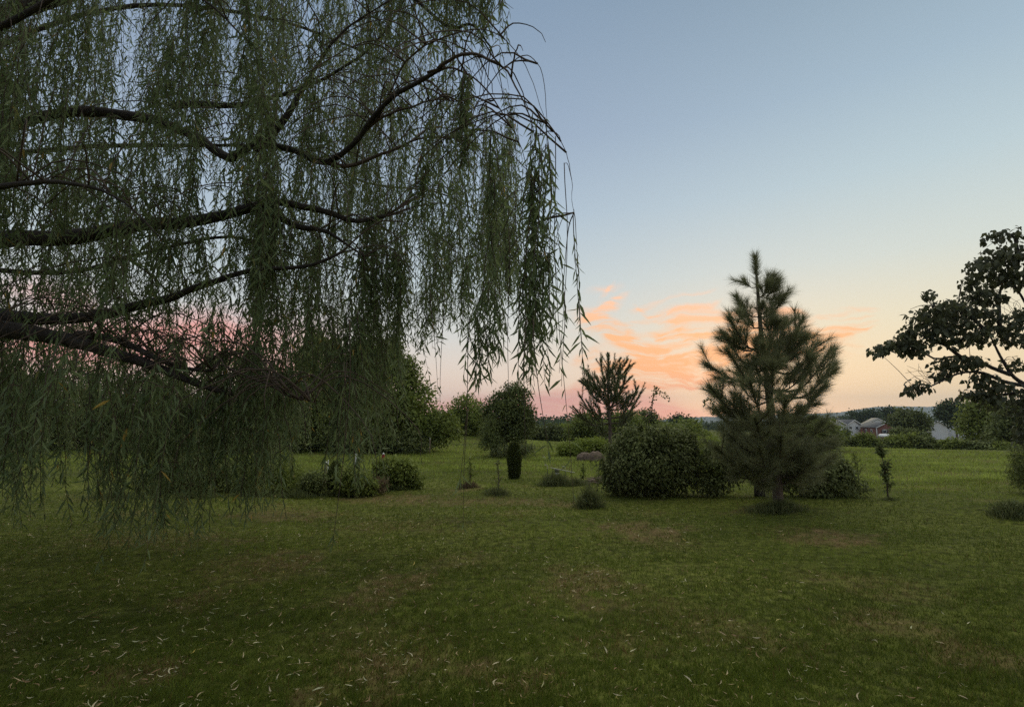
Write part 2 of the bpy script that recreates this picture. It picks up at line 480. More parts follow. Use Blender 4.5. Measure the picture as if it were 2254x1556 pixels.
def ground():
    rings = np.concatenate([[0.0], np.geomspace(.5, 60, 230), np.geomspace(63, 6000, 60)])
    th = np.concatenate([np.linspace(-60, 60, 300, endpoint=False), np.linspace(60, 300, 80, endpoint=False)])
    th = np.radians(th); n = len(th)
    X = rings[1:, None] * np.sin(th)[None]; Y = rings[1:, None] * np.cos(th)[None]
    Z = gz(X, Y)
    V = np.vstack([[[0, 0, float(gz(0., 0.))]], np.stack([X, Y, Z], -1).reshape(-1, 3)])
    m = len(rings) - 1
    i = np.arange(m - 1)[:, None] * n + 1; j = np.arange(n)[None]; j2 = (j + 1) % n
    Q = np.stack([i + j, i + n + j, i + n + j2, i + j2], -1).reshape(-1, 4)
    T = np.stack([np.zeros(n, int), 1 + np.arange(n), 1 + (np.arange(n) + 1) % n], -1)
    mb = MB(); mb.add(V, T[:, [0, 1, 2]], Q, bare(V[:, 0], V[:, 1]))
    m_, t = newmat('lawn')
    N = t.nodes.new; K = t.links.new
    out = N('ShaderNodeOutputMaterial'); p = N('ShaderNodeBsdfPrincipled'); K(p.outputs[0], out.inputs[0])
    p.inputs['Roughness'].default_value = .95; p.inputs['Specular IOR Level'].default_value = .1
    g = N('ShaderNodeNewGeometry')
    def nz(scale, stretch, detail=5):
        mp = N('ShaderNodeMapping'); mp.inputs['Scale'].default_value = stretch; K(g.outputs['Position'], mp.inputs[0])
        n_ = N('ShaderNodeTexNoise'); n_.inputs['Scale'].default_value = scale; n_.inputs['Detail'].default_value = detail; K(mp.outputs[0], n_.inputs['Vector'])
        return n_.outputs['Fac']
    def rp(f, stops):
        r = N('ShaderNodeValToRGB')
        for i_, (p_, c_) in enumerate(stops):
            e = r.color_ramp.elements[i_] if i_ < 2 else r.color_ramp.elements.new(p_)
            e.position = p_; e.color = tuple(c_) + (1,)
        K(f, r.inputs[0]); return r.outputs[0]
    def mix(f, a, b, bt='MIX'):
        x = N('ShaderNodeMix'); x.data_type = 'RGBA'; x.blend_type = bt
        if isinstance(f, float): x.inputs[0].default_value = f
        else: K(f, x.inputs[0])
        K(a, x.inputs[6]); K(b, x.inputs[7]); return x.outputs[2]
    c1 = rp(nz(.35, (.5, 1.4, 1)), [(.25, (.06, .072, .014)), (.5, (.11, .125, .022)), (.75, (.17, .18, .04))])
    c2 = rp(nz(9, (1, 1, 1), 8), [(.3, (.35, .35, .35)), (.7, (1.3, 1.3, 1.3))])
    c = mix(1.0, c1, c2, 'MULTIPLY')
    br = rp(nz(5, (1, 1, 1), 8), [(.3, (.10, .062, .03)), (.7, (.27, .17, .09))])
    a = N('ShaderNodeAttribute'); a.attribute_name = 'rnd'
    c = mix(a.outputs['Fac'], c, br)
    K(c, p.inputs['Base Color'])
    b = N('ShaderNodeBump'); b.inputs['Strength'].default_value = .9; b.inputs['Distance'].default_value = .04
    K(nz(14, (1, 1, 1), 8), b.inputs['Height']); K(b.outputs[0], p.inputs['Normal'])
    o = mb.build('ground', m_, smooth=True)
    tag(o, kind='structure')
ground()

# ------------------------------------------------------------------ hills
def hills():
    pts = [(-900, 927), (-200, 925), (600, 926), (1100, 927), (1440, 927), (1475, 921), (1500, 919), (1590, 917), (1680, 914), (1760, 911), (1850, 907), (1885, 902), (1925, 896), (1965, 894.5),
           (2050, 894.5), (2110, 893), (2254, 889), (2500, 885), (3200, 890)]
    Dd = 4300.0
    xs, zs = [], []
    for px, py in pts:
        u, v = ray(px, py); xs.append(u * Dd); zs.append(EYE + v * Dd)
    X = np.linspace(xs[0], xs[-1], 700)
    Z = np.interp(X, xs, zs) + 1.6 * R.standard_normal(700) * .8 + 2 * np.sin(X / 210.)
    prof = [(-1500, -.02), (-1100, .1), (-700, .38), (-350, .78), (0, 1.0), (500, .8), (1300, -.05)]
    V = []
    for dy_, k in prof:
        nz_ = noise2(X, np.full_like(X, dy_), 420, 33) * 5 * (1 if 0 < k < 1 else 0)
        V.append(np.stack([X * (1 + dy_ / Dd * .6), np.full_like(X, Dd + dy_), -8 + (Z + 8) * k + nz_], -1))
    n = 700; V = np.array(V).reshape(-1, 3)
    i = np.arange(len(prof) - 1)[:, None] * n; j = np.arange(n - 1)[None]
    Q = np.stack([i + j, i + j + 1, i + n + j + 1, i + n + j], -1).reshape(-1, 4)
    mb = MB(); mb.add(V, None, Q)
    tag(mb.build('hills', M['hill'], smooth=True), kind='structure')
hills()

# ------------------------------------------------------------------ generic foliage
def lobe_leaves(mb, lobes, n, size, clump=0.35, per=14, shell=.55, up=.5, aspect=.55, tpl=DIAM, droop=0.0, floor=None, rmin=.12):
    """lobes: (cx,cy,cz,rx,ry,rz) world"""
    lobes = np.asarray(lobes, float)
    w = lobes[:, 3] * lobes[:, 5]; w = w / w.sum()
    nc = max(3, n // per)
    idx = R.choice(len(lobes), nc, p=w)
    d = unit(R.standard_normal((nc, 3)))
    r = (shell + (1 - shell) * R.random(nc) ** .6) * (1 + rmin * R.standard_normal(nc))
    C = lobes[idx, :3] + d * r[:, None] * lobes[idx, 3:6]
    bright = R.random(nc)
    k = np.repeat(np.arange(nc), per)
    P = C[k] + R.standard_normal((len(k), 3)) * clump * np.array([1, 1, .7])
    if floor is not None:
        P = P[P[:, 2] > floor + .02] if False else P
        P[:, 2] = np.maximum(P[:, 2], gz(P[:, 0], P[:, 1]) + .03 + .1 * R.random(len(P)))
    dirs = unit(d[k] * .8 + R.standard_normal((len(k), 3)) * .8 + np.array([0, 0, -droop]))
    upv = unit(np.array([0, 0, 1.0]) * up + R.standard_normal((len(k), 3)) * .45 + d[k] * 1.1)
    fr_ = frames(dirs, upv)
    sl = size * R.uniform(.6, 1.3, len(k))
    rn = np.clip(.25 + .5 * bright[k] + .2 * R.standard_normal(len(k)), 0, 1)
    scatter(mb, *tpl, P, fr_, sl, sl * aspect, rn)

def px_lobes(D, L_, depth=1.0):
    out = []
    for l in L_:
        cx, cy, rx, ry = l[:4]
        dd = D + (l[4] if len(l) > 4 else 0)
        c = Wp(cx, cy, dd)
        s = dd / F
        out.append((c[0], c[1], c[2], rx * s, (rx + ry) / 2 * s * depth, ry * s))
    return out

def ragged(lob, k=5):
    out = list(lob)
    for q in lob:
        for _ in range(k):
            d = R.standard_normal(3); d /= np.linalg.norm(d); d[2] = abs(d[2]) * .9 + .05 if R.random() < .75 else d[2]
            f = R.uniform(.12, .34); r_ = (q[3] + q[5]) / 2 * f
            rr = R.uniform(.88, 1.12)
            out.append((q[0] + d[0] * q[3] * rr, q[1] + d[1] * q[4] * rr, q[2] + d[2] * q[5] * rr, r_, r_, r_ * R.uniform(.7, 1.5)))
    return out

def tree(name, label, cat, D, base, L_, size, n, mat, bark='bark', group=None, clump=.3, tr=None, droop=.2, up=.5, floor=True, aspect=.55, shell=.68, limbs=True, tpl=DIAM, part='crown', per=14, depth=1.0):
    bx, by = base
    u, _ = ray(bx, by)
    gx, gy = u * D, D
    g0 = float(gz(gx, gy))
    e = empty(name, (gx, gy, g0), label, cat, group)
    lob = px_lobes(D, L_, depth)
    lob = ragged(lob)
    mb = MB()
    lobe_leaves(mb, lob, n, size, clump, per, shell, up, aspect, tpl, droop, 0 if floor else None)
    mb.build(part, M[mat], e)
    if limbs:
        tb = MB()
        top = max(lob, key=lambda q: q[2])
        h = top[2] - g0
        tr = tr or max(.03, h * .028)
        P = smoothpath([(gx, gy, g0 - .1), (gx + .02 * h, gy, g0 + h * .35), (top[0] * .7 + gx * .3, (top[1] + gy) / 2, g0 + h * .75), (top[0], top[1], top[2])], 9)
        tube(tb, P, np.linspace(tr, tr * .25, 9), 7, .5, .05)
        for q in lob[:len(L_)]:
            a = P[R.integers(2, 6)]
            m = (a + np.array(q[:3])) / 2 + np.array([0, 0, .08 * h])
            tube(tb, smoothpath([a, m, q[:3]], 6), np.linspace(tr * .45, tr * .12, 6), 5)
        tb.build('trunk', M[bark], e, smooth=True)
    return e

# ================================================================== DISTANT THINGS
def far_wood(name, pts, D, depth, n, size, mat='farwood', zb=-5):
    """pts: list of (px, py_top); a far-off wood that reads as one mass"""
    mb = MB()
    px = np.sort(R.uniform(pts[0][0], pts[-1][0], n // 30))
    top = np.interp(px, [p[0] for p in pts], [p[1] for p in pts])
    for a, b in zip(px, top):
        dd = D + R.uniform(0, depth)
        T_ = Wp(a, b + R.uniform(-1.0, 2.5), dd)
        gr = float(gz(T_[0], T_[1]))
        h = max(2.0, T_[2] - gr)
        r = h * .38
        lobe_leaves(mb, [(T_[0], T_[1], gr + h * .62, r, r, h * .40), (T_[0], T_[1], gr + h * .25, r * .9, r * .9, h * .3)], 30, size, size * .8, 3, .6, .3, .8)
    o = mb.build(name, M[mat])
    return tag(o, kind='stuff')

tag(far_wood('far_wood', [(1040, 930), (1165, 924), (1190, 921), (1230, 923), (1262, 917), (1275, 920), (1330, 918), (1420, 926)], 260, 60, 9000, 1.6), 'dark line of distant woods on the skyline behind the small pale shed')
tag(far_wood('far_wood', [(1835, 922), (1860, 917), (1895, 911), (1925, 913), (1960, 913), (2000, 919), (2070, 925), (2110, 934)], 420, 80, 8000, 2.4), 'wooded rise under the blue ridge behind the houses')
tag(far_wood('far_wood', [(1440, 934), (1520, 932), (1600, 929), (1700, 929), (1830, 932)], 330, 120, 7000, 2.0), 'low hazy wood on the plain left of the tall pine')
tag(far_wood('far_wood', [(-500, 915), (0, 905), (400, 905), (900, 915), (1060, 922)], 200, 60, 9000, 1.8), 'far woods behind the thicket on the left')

def box(mb, x0, x1, y0, y1, z0, z1, fr=None, org=None, rnd=.5):
    V = np.array([(x, y, z) for z in (z0, z1) for y in (y0, y1) for x in (x0, x1)], float)
    if fr is not None: V = V @ fr.T + org
    mb.add(V, None, [(0, 2, 3, 1), (4, 5, 7, 6), (0, 1, 5, 4), (2, 6, 7, 3), (0, 4, 6, 2), (1, 3, 7, 5)], rnd)

def house(name, label, pxl, py_base, D, Wd, Ln, hw, hr, yaw, wall, roof, cat='house', wins=(), extra=None, over=.4):
    """local: x across the gable face (0..Wd), y along the length (0..Ln) away; origin = front left corner"""
    o3 = Wp(pxl, py_base, D)
    g0 = float(gz(o3[0], o3[1])); base = o3[2]
    e = empty(name, tuple(o3), label, cat)
    c, s = math.cos(yaw), math.sin(yaw)
    fr = np.array([[c, -s, 0], [s, c, 0], [0, 0, 1]])
    P = lambda V: np.asarray(V, float) @ fr.T + o3
    mb = MB()
    zb = min(0, g0 - base) - 1
    V = [(0, 0, zb), (Wd, 0, zb), (Wd, Ln, zb), (0, Ln, zb), (0, 0, hw), (Wd, 0, hw), (Wd, Ln, hw), (0, Ln, hw), (Wd / 2, 0, hw + hr), (Wd / 2, Ln, hw + hr)]
    mb.add(P(V), [(4, 5, 8), (6, 7, 9)], [(0, 1, 5, 4), (1, 2, 6, 5), (2, 3, 7, 6), (3, 0, 4, 7)])
    mb.build('wall', M[wall], e)
    mb = MB()
    k = hr / (Wd / 2); t = .18
    for sgn in (-1, 1):
        x1 = -over if sgn < 0 else Wd + over; z1 = hw - over * k
        V = [(Wd / 2, -over, hw + hr + .03), (x1, -over, z1 + .03), (x1, Ln + over, z1 + .03), (Wd / 2, Ln + over, hw + hr + .03)]
        V2 = [(a, b, z + t) for a, b, z in V]
        mb.add(P(V + V2), None, [(0, 1, 2, 3), (4, 7, 6, 5), (0, 4, 5, 1), (1, 5, 6, 2), (2, 6, 7, 3)])
    mb.build('roof', M[roof], e)
    mb = MB()
    for sgn in (0, 1):   # white barge boards
        x1 = -over if sgn == 0 else Wd + over; z1 = hw - over * k
        V = [(Wd / 2, -over - .06, hw + hr - .22), (x1, -over - .06, z1 - .22), (x1, -over - .06, z1 + .1), (Wd / 2, -over - .06, hw + hr + .1),
             (Wd / 2, -over - .01, hw + hr - .22), (x1, -over - .01, z1 - .22), (x1, -over - .01, z1 + .1), (Wd / 2, -over - .01, hw + hr + .1)]
        mb.add(P(V), None, [(0, 1, 2, 3), (7, 6, 5, 4), (0, 4, 5, 1), (3, 2, 6, 7)])
    mb.build('gable_trim', M['white'], e)
    for (face, a, z, w, h, shut) in wins:
        f = MB(); gl = MB(); sh = MB()
        def fb(m, a0, a1, z0, z1, d0, d1):
            if face == 'g': box(m, a0, a1, d0, d1, z0, z1, fr, o3)
            else: box(m, d0, d1, a0, a1, z0, z1, fr, o3)
        fb(f, a - .12, a + w + .12, z - .12, z, -.10, .02); fb(f, a - .12, a + w + .12, z + h, z + h + .3, -.14, .02)
        fb(f, a - .12, a, z, z + h, -.10, .02); fb(f, a + w, a + w + .12, z, z + h, -.10, .02)
        fo = f.build('window', M['white'], e)
        fb(gl, a, a + w, z, z + h, -.05, .03); gl.build('pane', M['glass'], fo)
        if shut:
            for a0 in (a - .62, a + w + .14):
                q = MB(); fb(q, a0, a0 + .46, z - .05, z + h + .05, -.08, .02); q.build('shutter', M['shutter'], e)
    return e, fr, o3

b, fr_, o3 = house('brick_house', 'red brick ranch house with white gable trim and grey roof beyond the hedge', 1931, 964, 200, 7.2, 13.5, 4.0, 1.75, math.radians(-8), 'brick', 'roofgrey', 'house',
      [('g', 2.2, 1.9, 1.2, 1.0, True), ('g', 5.3, 2.6, 1.3, .7, False), ('l', 3.0, 2.0, 1.0, 1.0, False), ('l', 7.0, 2.0, 1.0, 1.0, False)])
q = MB(); box(q, -.12, .12, -.14, .02, -.5, 3.9, fr_, o3); q.build('corner_board', M['white'], b)
house('white_house', 'low white house with grey roof left of the brick house', 1866, 951, 206, 9, 9, 3.0, 1.7, math.radians(28), 'white', 'roofgrey', 'house', [('g', 1.2, 1.1, 1.6, 1.0, False), ('g', 5.6, 1.1, 1.6, 1.0, False)])
house('white_house', 'small pale cottage at the left end of the row behind the hedge', 1832, 950, 200, 6, 8, 2.7, 1.5, math.radians(10), 'white', 'rooftan', 'house', [('g', 2.2, 1.1, 1.3, 1.0, False)])
house('metal_roofed_building', 'building with a pale green metal roof behind the white house', 1852, 944, 262, 11, 9, 2.2, 2.1, math.radians(75), 'white', 'rooflight', 'building')
house('tan_roofed_house', 'house with tan roof peeping above the brick house', 1908, 944, 255, 9.5, 8, 2.4, 2.7, math.radians(-18), 'white', 'rooftan', 'house')
house('white_barn', 'long white barn with pale metal roof behind the right hedge', 2056, 953, 196, 7, 12.5, 3.1, 1.3, math.radians(-129), 'white', 'rooflight', 'barn')
house('grey_gabled_building', 'small building with dark grey gable roof at the left end of the white barn', 2046, 950, 184, 5.2, 6, 2.2, 1.5, math.radians(-20), 'white', 'roofgrey', 'building')
house('pale_shed', 'tiny pale flat shed far off below the dark skyline woods', 1196, 949, 235, 5, 4.5, 1.7, .2, 0, 'white', 'white', 'shed', over=.1)

# white porch railing
def railing():
    a = Wp(1838, 953, 195); b_ = Wp(1873, 953, 195)
    e = empty('porch_railing', tuple(a), 'white porch railing with posts in front of the white house', 'railing')
    for z in (.55, 1.25):
        m = MB(); tube(m, smoothpath([a + [0, 0, z], b_ + [0, 0, z]], 3), .09, 4); m.build('rail', M['white'], e)
    for k in np.linspace(0, 1, 5):
        m = MB(); p = a * (1 - k) + b_ * k; tube(m, [p - [0, 0, .6], p + [0, 0, .4], p + [0, 0, 1.4]], .08, 4); m.build('post', M['white'], e)
railing()

def pole(name, label, px, pyb, pyt, D, r, lamp=False, cross=False):
    a = Wp(px, pyb, D); t_ = Wp(px, pyt, D); a[2] = min(a[2], float(gz(a[0], a[1])))
    t_[0] = a[0]
    e = empty(name, tuple(a), label, 'pole')
    m = MB(); tube(m, smoothpath([a, (a + t_) / 2, t_], 5), np.linspace(r, r * .7, 5), 7); m.build('pole_shaft', M['pole'], e)
    if cross:
        m = MB(); box(m, t_[0] - .9, t_[0] + .9, t_[1] - .08, t_[1] + .08, t_[2] - .7, t_[2] - .5); m.build('crossarm', M['pole'], e)
    if lamp:
        m = MB(); tube(m, smoothpath([t_ - [0, 0, .2], t_ + [.5, 0, .15], t_ + [1.3, 0, .2]], 6), .05, 5); m.build('lamp_arm', M['metal'], e)
        m = MB(); box(m, t_[0] + 1.1, t_[0] + 1.8, t_[1] - .15, t_[1] + .15, t_[2] + .08, t_[2] + .28); m.build('lamp_head', M['metal'], e)
pole('utility_pole', 'pale utility pole standing beside the white houses', 1846, 948, 916, 185, .22, cross=True)
pole('street_lamp', 'slim pale lamp pole in front of the far woods', 1256, 949, 920, 120, .09, lamp=True)
pole('utility_pole', 'thin distant pole between the brick house and the dark tree', 1963, 935, 906, 230, .14)

def car(px, py, D, label):
    o = Wp(px, py, D); 
    e = empty('parked_car', tuple(o), label, 'car', 'white cars parked by the brick house')
    # front view towards camera: body profile extruded
    prof = [(-.9, .25), (.9, .25), (.92, .75), (.85, .95), (.68, 1.42), (-.68, 1.42), (-.85, .95), (-.92, .75)]
    m = MB(); n = len(prof); V = []
    for y, s, zt in [(-2.1, .92, .62), (-1.9, 1, .75), (-.9, 1, .8), (-.5, 1, 1), (1.4, 1, 1), (2.1, .95, .72)]:
        for (x, z) in prof:
            V.append((o[0] + x * s, o[1] + y, o[2] + (z if z < .8 else min(z, .25 + (1.42 - .25) * zt))))
    k = 6; i = np.arange(k - 1)[:, None] * n; j = np.arange(n)[None]; j2 = (j + 1) % n
    Q = np.stack([i + j, i + j2, i + n + j2, i + n + j], -1).reshape(-1, 4)
    T = [(0, a + 1, a) for a in range(1, n - 1)] + [((k - 1) * n, (k - 1) * n + a, (k - 1) * n + a + 1) for a in range(1, n - 1)]
    m.add(V, T, Q); m.build('body', M['carpaint'], e)
    m = MB(); box(m, o[0] - .62, o[0] + .62, o[1] - .72, o[1] - .62, o[2] + .95, o[2] + 1.33); m.build('windscreen', M['glass'], e)
    for sx_ in (-.78, .78):
        for sy_ in (-1.3, 1.3):
            m = MB(); tube(m, [(o[0] + sx_ - .1, o[1] + sy_, o[2] + .32), (o[0] + sx_ + .1, o[1] + sy_, o[2] + .32)], .32, 12); m.build('wheel', M['rubber'], e)
car(1947, 963.5, 192, 'white car parked below the brick gable, the left one')
car(1958, 963.5, 192, 'white car parked below the brick gable, the right one')

# distant and middle-distance trees ------------------------------------------------
T = tree
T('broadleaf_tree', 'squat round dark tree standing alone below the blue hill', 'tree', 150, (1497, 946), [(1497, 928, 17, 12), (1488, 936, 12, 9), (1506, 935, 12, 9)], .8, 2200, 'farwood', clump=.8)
T('broadleaf_tree', 'pale green bushy tree right of the lone round dark tree', 'tree', 110, (1520, 952), [(1519, 940, 14, 10), (1508, 945, 12, 8)], .7, 1800, 'tree', clump=.7)
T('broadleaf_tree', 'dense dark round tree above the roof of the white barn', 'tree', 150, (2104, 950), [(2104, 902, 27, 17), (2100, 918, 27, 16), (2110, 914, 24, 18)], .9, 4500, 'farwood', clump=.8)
T('broadleaf_tree', 'tall green tree in front of the barn by the right edge', 'tree', 62, (2168, 985), [(2160, 915, 32, 30), (2185, 905, 30, 22), (2195, 935, 35, 28), (2150, 945, 22, 22)], .42, 8000, 'tree', clump=.5)
T('broadleaf_tree', 'dark tree at the right edge beside the broad leaved branches', 'tree', 46, (2232, 1000), [(2228, 945, 32, 32), (2250, 925, 30, 40), (2215, 970, 30, 22)], .32, 8000, 'treedark', clump=.4)
T('broadleaf_tree', 'dark domed tree right of the brick house', 'tree', 120, (1995, 960), [(2002, 920, 24, 15), (1988, 930, 20, 12), (2016, 934, 24, 14)], .7, 4500, 'treedark', clump=.7)
T('broadleaf_tree', 'slim dark tree behind the roofs under the ridge', 'tree', 300, (1956, 935), [(1954, 910, 9, 10)], 1.6, 700, 'farwood', clump=1.2)
T('broadleaf_tree', 'dark round trees behind the gap between two roofs', 'tree', 280, (1890, 938), [(1890, 920, 14, 11), (1915, 918, 18, 12)], 1.5, 2000, 'farwood', clump=1.2)
T('shrub', 'small dark upright shrub before the white porch railing', 'shrub', 180, (1865, 957), [(1865, 950, 4, 7)], .6, 500, 'treedark', limbs=False, clump=.4)
T('shrub', 'large green mound of a shrub in front of the brick house', 'shrub', 75, (1985, 975), [(1994, 956, 28, 13), (2012, 962, 26, 13), (1980, 966, 16, 9)], .34, 5500, 'treedark', clump=.2, limbs=False)
# hedge right, shrub by shrub
hedge_lab = ['leftmost hedge shrub below the cottage', 'hedge shrub below the white porch', 'hedge shrub left of the brick house wall', 'hedge shrub below the brick house', 'hedge shrub between brick house and domed tree',
             'broad dark hedge shrub under the domed tree', 'hedge shrub at the foot of the domed tree', 'low hedge shrub before the barn lawn', 'dark hedge shrub below the white barn', 'hedge shrub below the right end of the barn',
             'hedge shrub beneath the tall green tree', 'rightmost hedge shrub under the dark edge tree']
hx = [(1842, 976, 26, 16), (1872, 981, 26, 10), (1900, 975, 24, 17), (1930, 984, 26, 9), (1955, 983, 28, 11), (1990, 977, 34, 19), (2025, 979, 28, 17), (2058, 989, 24, 7), (2095, 985, 28, 15), (2130, 988, 28, 10), (2170, 988, 32, 13), (2215, 990, 34, 14)]
for (cx, cy, rx, ry), lb in zip(hx, hedge_lab):
    T('hedge_shrub', 'dark ' + lb if not lb.startswith(('broad', 'low', 'dark')) else lb, 'shrub', 43 - (cx - 1850) * .012, (cx, cy + ry), [(cx, cy, rx, ry), (cx - rx * .4, cy - ry * .25, rx * .5, ry * .6), (cx + rx * .45, cy + ry * .1, rx * .55, ry * .6)],
      .20, 3600, ['treedark', 'tree'][hx.index((cx, cy, rx, ry)) % 3 == 2], clump=.12, limbs=False, group='shrubs of the hedge beyond the field')
lhx = [(1165, 960, 20, 18), (1190, 962, 20, 16), (1213, 958, 20, 18), (1236, 962, 22, 15), (1262, 963, 22, 14), (1290, 962, 22, 16)]
lhl = ['dark hedge shrub just right of the spiky topped tree', 'dark hedge shrub second from the spiky topped tree', 'dark hedge shrub below the tiny pale shed', 'dark hedge shrub right of the tiny pale shed', 'dark hedge shrub below the slim lamp pole', 'dark hedge shrub behind the bright mounded bush']
for (cx, cy, rx, ry), lb in zip(lhx, lhl):
    T('hedge_shrub', lb, 'shrub', 50, (cx, cy + ry), [(cx, cy, rx, ry), (cx + rx * .4, cy - ry * .3, rx * .4, ry * .6)], .24, 2600, 'treedark', clump=.25, limbs=False, group='shrubs of the hedge beyond the lawn rise')
T('shrub', 'bright green field bushes behind the dark hedge near the lamp pole', 'shrub', 80, (1270, 955), [(1240, 945, 18, 8), (1268, 943, 26, 8), (1300, 946, 20, 8)], .35, 4000, 'treelight', clump=.35, limbs=False)

# middle trees between the two pines
T('broadleaf_tree', 'rounded green tree behind the smaller pine, left of its trunk', 'tree', 44, (1300, 985), [(1300, 940, 34, 24), (1280, 955, 26, 18), (1320, 962, 30, 22)], .22, 7000, 'tree', clump=.3)
T('broadleaf_tree', 'green tree top standing behind the smaller pine, right of its trunk', 'tree', 40, (1385, 990), [(1378, 935, 30, 24), (1362, 952, 26, 22), (1400, 955, 30, 24)], .2, 7000, 'tree', clump=.28)
T('broadleaf_tree', 'small dome of dark tree left of the low orange glow', 'tree', 60, (1430, 985), [(1425, 926, 26, 14), (1437, 945, 24, 16), (1410, 940, 18, 16)], .26, 5000, 'treedark', clump=.35)
T('shrub', 'tall mixed green bush behind the round weeping bush', 'shrub', 26, (1480, 1000), [(1470, 955, 38, 20), (1505, 965, 40, 24), (1540, 975, 32, 22), (1440, 965, 24, 18)], .14, 12000, 'tree', clump=.16)
T('shrub', 'bright yellow green bush showing between weeping bush and tall pine', 'shrub', 20, (1548, 1015), [(1545, 990, 26, 20), (1570, 985, 20, 16), (1528, 1000, 16, 14)], .10, 5000, 'treelight', clump=.14, limbs=False)
T('broadleaf_tree', 'rounded green tree emerging right of the tall pine', 'tree', 30, (1795, 988), [(1795, 945, 36, 24), (1770, 960, 30, 26), (1818, 962, 24, 22)], .17, 9000, 'tree', clump=.2)
T('shrub', 'bright green spreading bush over the two tan boulders', 'shrub', 25.5, (1290, 1005), [(1275, 990, 34, 13), (1312, 984, 30, 15), (1250, 993, 18, 10), (1335, 990, 18, 14), (1290, 978, 16, 8)], .12, 9500, 'treelight', clump=.14, limbs=False)

# left thicket
T('broadleaf_tree', 'green tree at the right end of the thicket, its edge sloping to the lawn rise', 'tree', 29, (880, 1000), [(868, 860, 52, 60), (905, 890, 45, 50), (850, 930, 60, 55), (925, 935, 45, 40), (960, 940, 32, 36), (985, 945, 18, 26), (846, 795, 30, 42), (890, 820, 26, 36), (862, 770, 14, 20)], .19, 24000, 'tree', clump=.24, group='trees of the left thicket')
T('broadleaf_tree', 'tall broad tree of the thicket just left of the sloping one', 'tree', 31, (775, 1000), [(780, 850, 52, 62), (760, 920, 60, 60), (800, 940, 50, 50), (815, 790, 28, 34), (775, 790, 22, 34)], .19, 18000, 'treedark', clump=.24, group='trees of the left thicket')
T('broadleaf_tree', 'tree of the thicket with the high ragged top above the pink sky', 'tree', 30, (700, 1000), [(700, 800, 42, 56), (690, 880, 56, 56), (720, 940, 60, 46), (690, 762, 18, 26), (728, 770, 16, 22)], .19, 16000, 'tree', clump=.24, group='trees of the left thicket')
T('broadleaf_tree', 'dark rounded tree of the thicket in the dip left of the ragged top', 'tree', 29, (620, 1000), [(622, 870, 42, 50), (610, 930, 56, 50), (650, 950, 40, 40)], .19, 14000, 'treedark', clump=.24, group='trees of the left thicket')
T('broadleaf_tree', 'dark big tree seen through the dense willow curtain, right of its middle', 'tree', 31, (500, 1000), [(505, 840, 60, 72), (480, 930, 90, 60), (550, 920, 50, 60)], .2, 16000, 'treedark', clump=.28, group='trees of the left thicket')
T('broadleaf_tree', 'dark tree in the middle behind the dense willow curtain', 'tree', 32, (340, 1000), [(345, 890, 80, 70), (300, 940, 80, 55), (400, 940, 60, 50)], .2, 15000, 'treedark', clump=.28, group='trees of the left thicket')
T('broadleaf_tree', 'dark tree behind the willow curtain left of its middle', 'tree', 31, (170, 1000), [(175, 880, 85, 75), (140, 940, 80, 55)], .2, 14000, 'treedark', clump=.28, group='trees of the left thicket')
T('broadleaf_tree', 'dark tree behind the willow curtain at the left edge', 'tree', 31, (10, 1000), [(10, 890, 85, 75), (-40, 930, 90, 60), (60, 940, 60, 50)], .2, 14000, 'treedark', clump=.28, group='trees of the left thicket')
T('shrub', 'dark undergrowth bush below the thicket edge on the lawn', 'shrub', 27.5, (830, 1003), [(830, 975, 60, 26), (900, 975, 50, 24), (760, 975, 50, 26)], .14, 9000, 'treedark', clump=.18, limbs=False)
T('shrub', 'dark undergrowth below the thicket behind the willow curtain', 'shrub', 27.5, (560, 1003), [(620, 975, 60, 26), (540, 970, 60, 28), (440, 970, 60, 30), (340, 975, 60, 26)], .14, 10000, 'treedark', clump=.18, limbs=False)
T('broadleaf_tree', 'round green tree on the lawn rise left of the spiky topped tree', 'tree', 43, (1030, 962), [(1028, 905, 28, 28), (1012, 925, 24, 26), (1048, 925, 28, 30), (1025, 940, 34, 16)], .22, 8500, 'tree', clump=.3)
T('broadleaf_tree', 'dark tree with an open spiky top standing alone on the lawn', 'tree', 26, (1112, 1003), [(1112, 925, 44, 34), (1095, 900, 26, 26), (1132, 880, 20, 22), (1120, 955, 46, 26), (1150, 930, 26, 30), (1100, 878, 7, 14), (1118, 866, 7, 16), (1136, 862, 8, 20), (1152, 874, 7, 16), (1080, 905, 8, 14), (1160, 905, 8, 16)], .13, 17000, 'treedark', clump=.16, droop=-.4)
T('spruce_tree', 'small black green spruce at the left foot of the spiky topped tree', 'tree', 25, (1082, 1003), [(1080, 975, 22, 14), (1080, 955, 16, 16), (1082, 935, 9, 14)], .14, 4500, 'treedark', clump=.12, aspect=.2)
T('shrub', 'low grey green brush at the foot of the spiky topped tree', 'shrub', 24.5, (1130, 1006), [(1120, 992, 36, 10), (1150, 990, 24, 8)], .1, 2500, 'weed', clump=.12, limbs=False)

